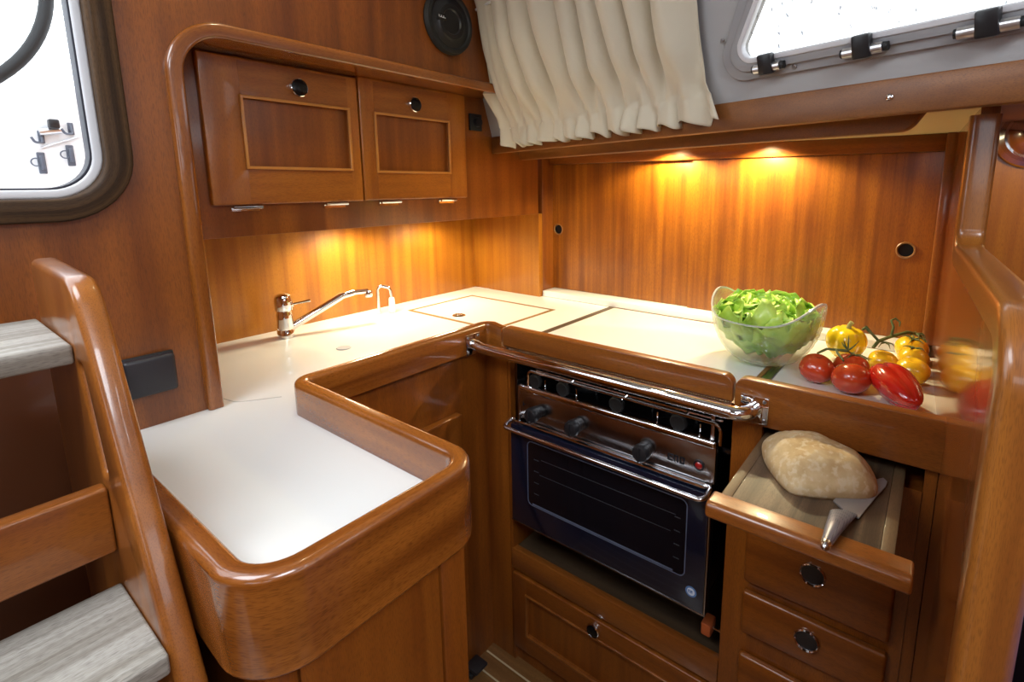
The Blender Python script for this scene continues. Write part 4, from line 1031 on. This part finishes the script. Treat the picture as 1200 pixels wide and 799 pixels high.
for x, z, lab in ((.296, 1.418, 'steel hook outside the window, below the black knob'), (.358, 1.444, 'steel hook outside the window, right of the black knob')):
    bm = BM(); tube(bm, fillet([(x+.008, YH-.003, z+.016), (x+.008, YH-.014, z-.012), (x-.008, YH-.02, z-.014), (x-.014, YH-.02, z)], [0, .006, .008, 0], 5), .003, 8); box(bm, x+.002, x+.014, YH-.006, YH, z-.014, z+.018, .001)
    tag(obj('hook', bm, 'deck_steel'), lab, 'hook', 'hooks on the cockpit coaming')
t = thing('toggle', 'grey toggle with a black grip outside the aft window', 'toggle', (.325, YH, 1.43))
b1 = BM(); tube(b1, [(.300, YH-.012, 1.432), (.345, YH-.012, 1.440)], .009, 12); obj('base', b1, 'aluminium', t)
obj('grip', B(.318, .340, YH-.036, YH-.012, 1.442, 1.466, .004), 'black_plastic', t)
b1 = BM(); tube(b1, [(.300, YH-.006, 1.392), (.386, YH-.006, 1.428)], .0025, 8); tag(obj('guide_rod', b1, 'aluminium'), 'thin slanting rod on the white coaming outside', 'rod')

# ------------------------------------------------------------------ room shell behind the camera
struct('wall_port', plate(rect(-1.6, 1.03, 0, 1.95), [rect(-1.35, -.75, 1.36, 1.66, .05), rect(-.55, .15, 1.36, 1.66, .05)], -1.32, -1.3, YZ), 'mahogany_z')  # window openings added to let sky in for fill and chrome highlights
struct('wall_forward', plate(rect(-1.3, 1.5, 0, 1.95), [rect(-.1, .9, 1.40, 1.72, .06)], -1.62, -1.6, XZ), 'mahogany_z')  # opening added likewise, for sky fill and reflections
hatch = [rect(-.75, -.05, .35, .98), rect(-.55, .15, -1.0, -.30), rect(.5, 1.0, -1.25, -.75)]  # companionway, then openings added for the fill lamp and the reflection lamp
struct('ceiling', plate([(-1.3, -1.6), (1.30, -1.6), (1.30, .3), (1.12, 1.06), (-1.3, 1.06)], hatch, 1.95, 1.97, XY), 'liner', label='pale ceiling lining with the companionway opening')

n = thing('ceiling_lamp', 'small round lamp on the cabin ceiling above the wall cupboard', 'lamp', (.52, .78, 1.935))
obj('housing', lathe(BM(), [(0, 0), (.035, 0), (.035, .0135), (0, .0135)], AX((.52, .78, 1.936), (0, 0, 1)), 24), 'chrome', n)
obj('lens', lathe(BM(), [(0, -.001), (.028, -.001), (.028, .001)], AX((.52, .78, 1.936), (0, 0, 1)), 24), 'lamp_lens', n)
# ------------------------------------------------------------------ light
w = bpy.data.worlds.new('sky'); SC.world = w; w.use_nodes = True
bg = w.node_tree.nodes['Background']; bg.inputs[0].default_value = (.86, .93, 1, 1); bg.inputs[1].default_value = 3.6
def area(name, loc, target, sx, sy, e, col, spread=180):
    l = bpy.data.lights.new(name, 'AREA'); l.shape = 'RECTANGLE'; l.size = sx; l.size_y = sy; l.energy = e; l.color = col; l.spread = radians(spread)
    o = bpy.data.objects.new(name, l); COL.objects.link(o); o.location = loc
    o.rotation_euler = (V(target)-V(loc)).to_track_quat('-Z', 'Y').to_euler(); return o
def spot(name, loc, target, e, col, size, blend, r=.02):
    l = bpy.data.lights.new(name, 'SPOT'); l.energy = e; l.color = col; l.spot_size = radians(size); l.spot_blend = blend; l.shadow_soft_size = r
    o = bpy.data.objects.new(name, l); COL.objects.link(o); o.location = loc
    o.rotation_euler = (V(target)-V(loc)).to_track_quat('-Z', 'Y').to_euler(); return o
DAY = (.86, .93, 1.0); WARM = (1.0, .86, .50); WARM2 = (1.0, .90, .60)
area('companionway_daylight', (-.40, .665, 1.99), (-.40, .665, 0), .70, .63, 12.5, DAY)
area('hatch_fill', (-.20, -.65, 1.99), (-.10, -.55, 0), .70, .70, 23, DAY)  # fill lamp added in an unseen overhead opening, standing in for daylight
area('saloon_reflection_lamp', (.75, -1.0, 1.99), (.75, -1.0, 0), .5, .5, 8, DAY)  # area lamp added to give the chrome dish something bright to reflect
for x, e in ((.86, 12), (1.17, 8)):
    spot('cupboard_puck', (x, 1.335, 1.170), (x, 1.36, .8), e, WARM2, 172, .5, .04)
for i, y in enumerate((.655, .385)):
    spot('pelmet_spot', (1.432, y, 1.3925), (1.45, y, .9), 18, WARM, 156, .35, .016)
spot('ceiling_spot', (.52, .78, 1.93), (.62, 1.05, 1.3), 5, WARM2, 120, .6, .03)
spot('saloon_puck', (1.08, -.26, 1.385), (1.32, -.10, 1.05), 4, WARM, 110, .5, .02)

SC.view_settings.view_transform = 'Standard'; SC.view_settings.look = 'None'
SC.view_settings.exposure = .0; SC.view_settings.gamma = 1; SC.view_settings.use_curve_mapping = False
SC.cycles.use_denoising = True
SC.cycles.max_bounces = 10; SC.cycles.transmission_bounces = 10; SC.cycles.transparent_max_bounces = 12
SC.cycles.sample_clamp_indirect = 6; SC.cycles.caustics_reflective = False; SC.cycles.caustics_refractive = False
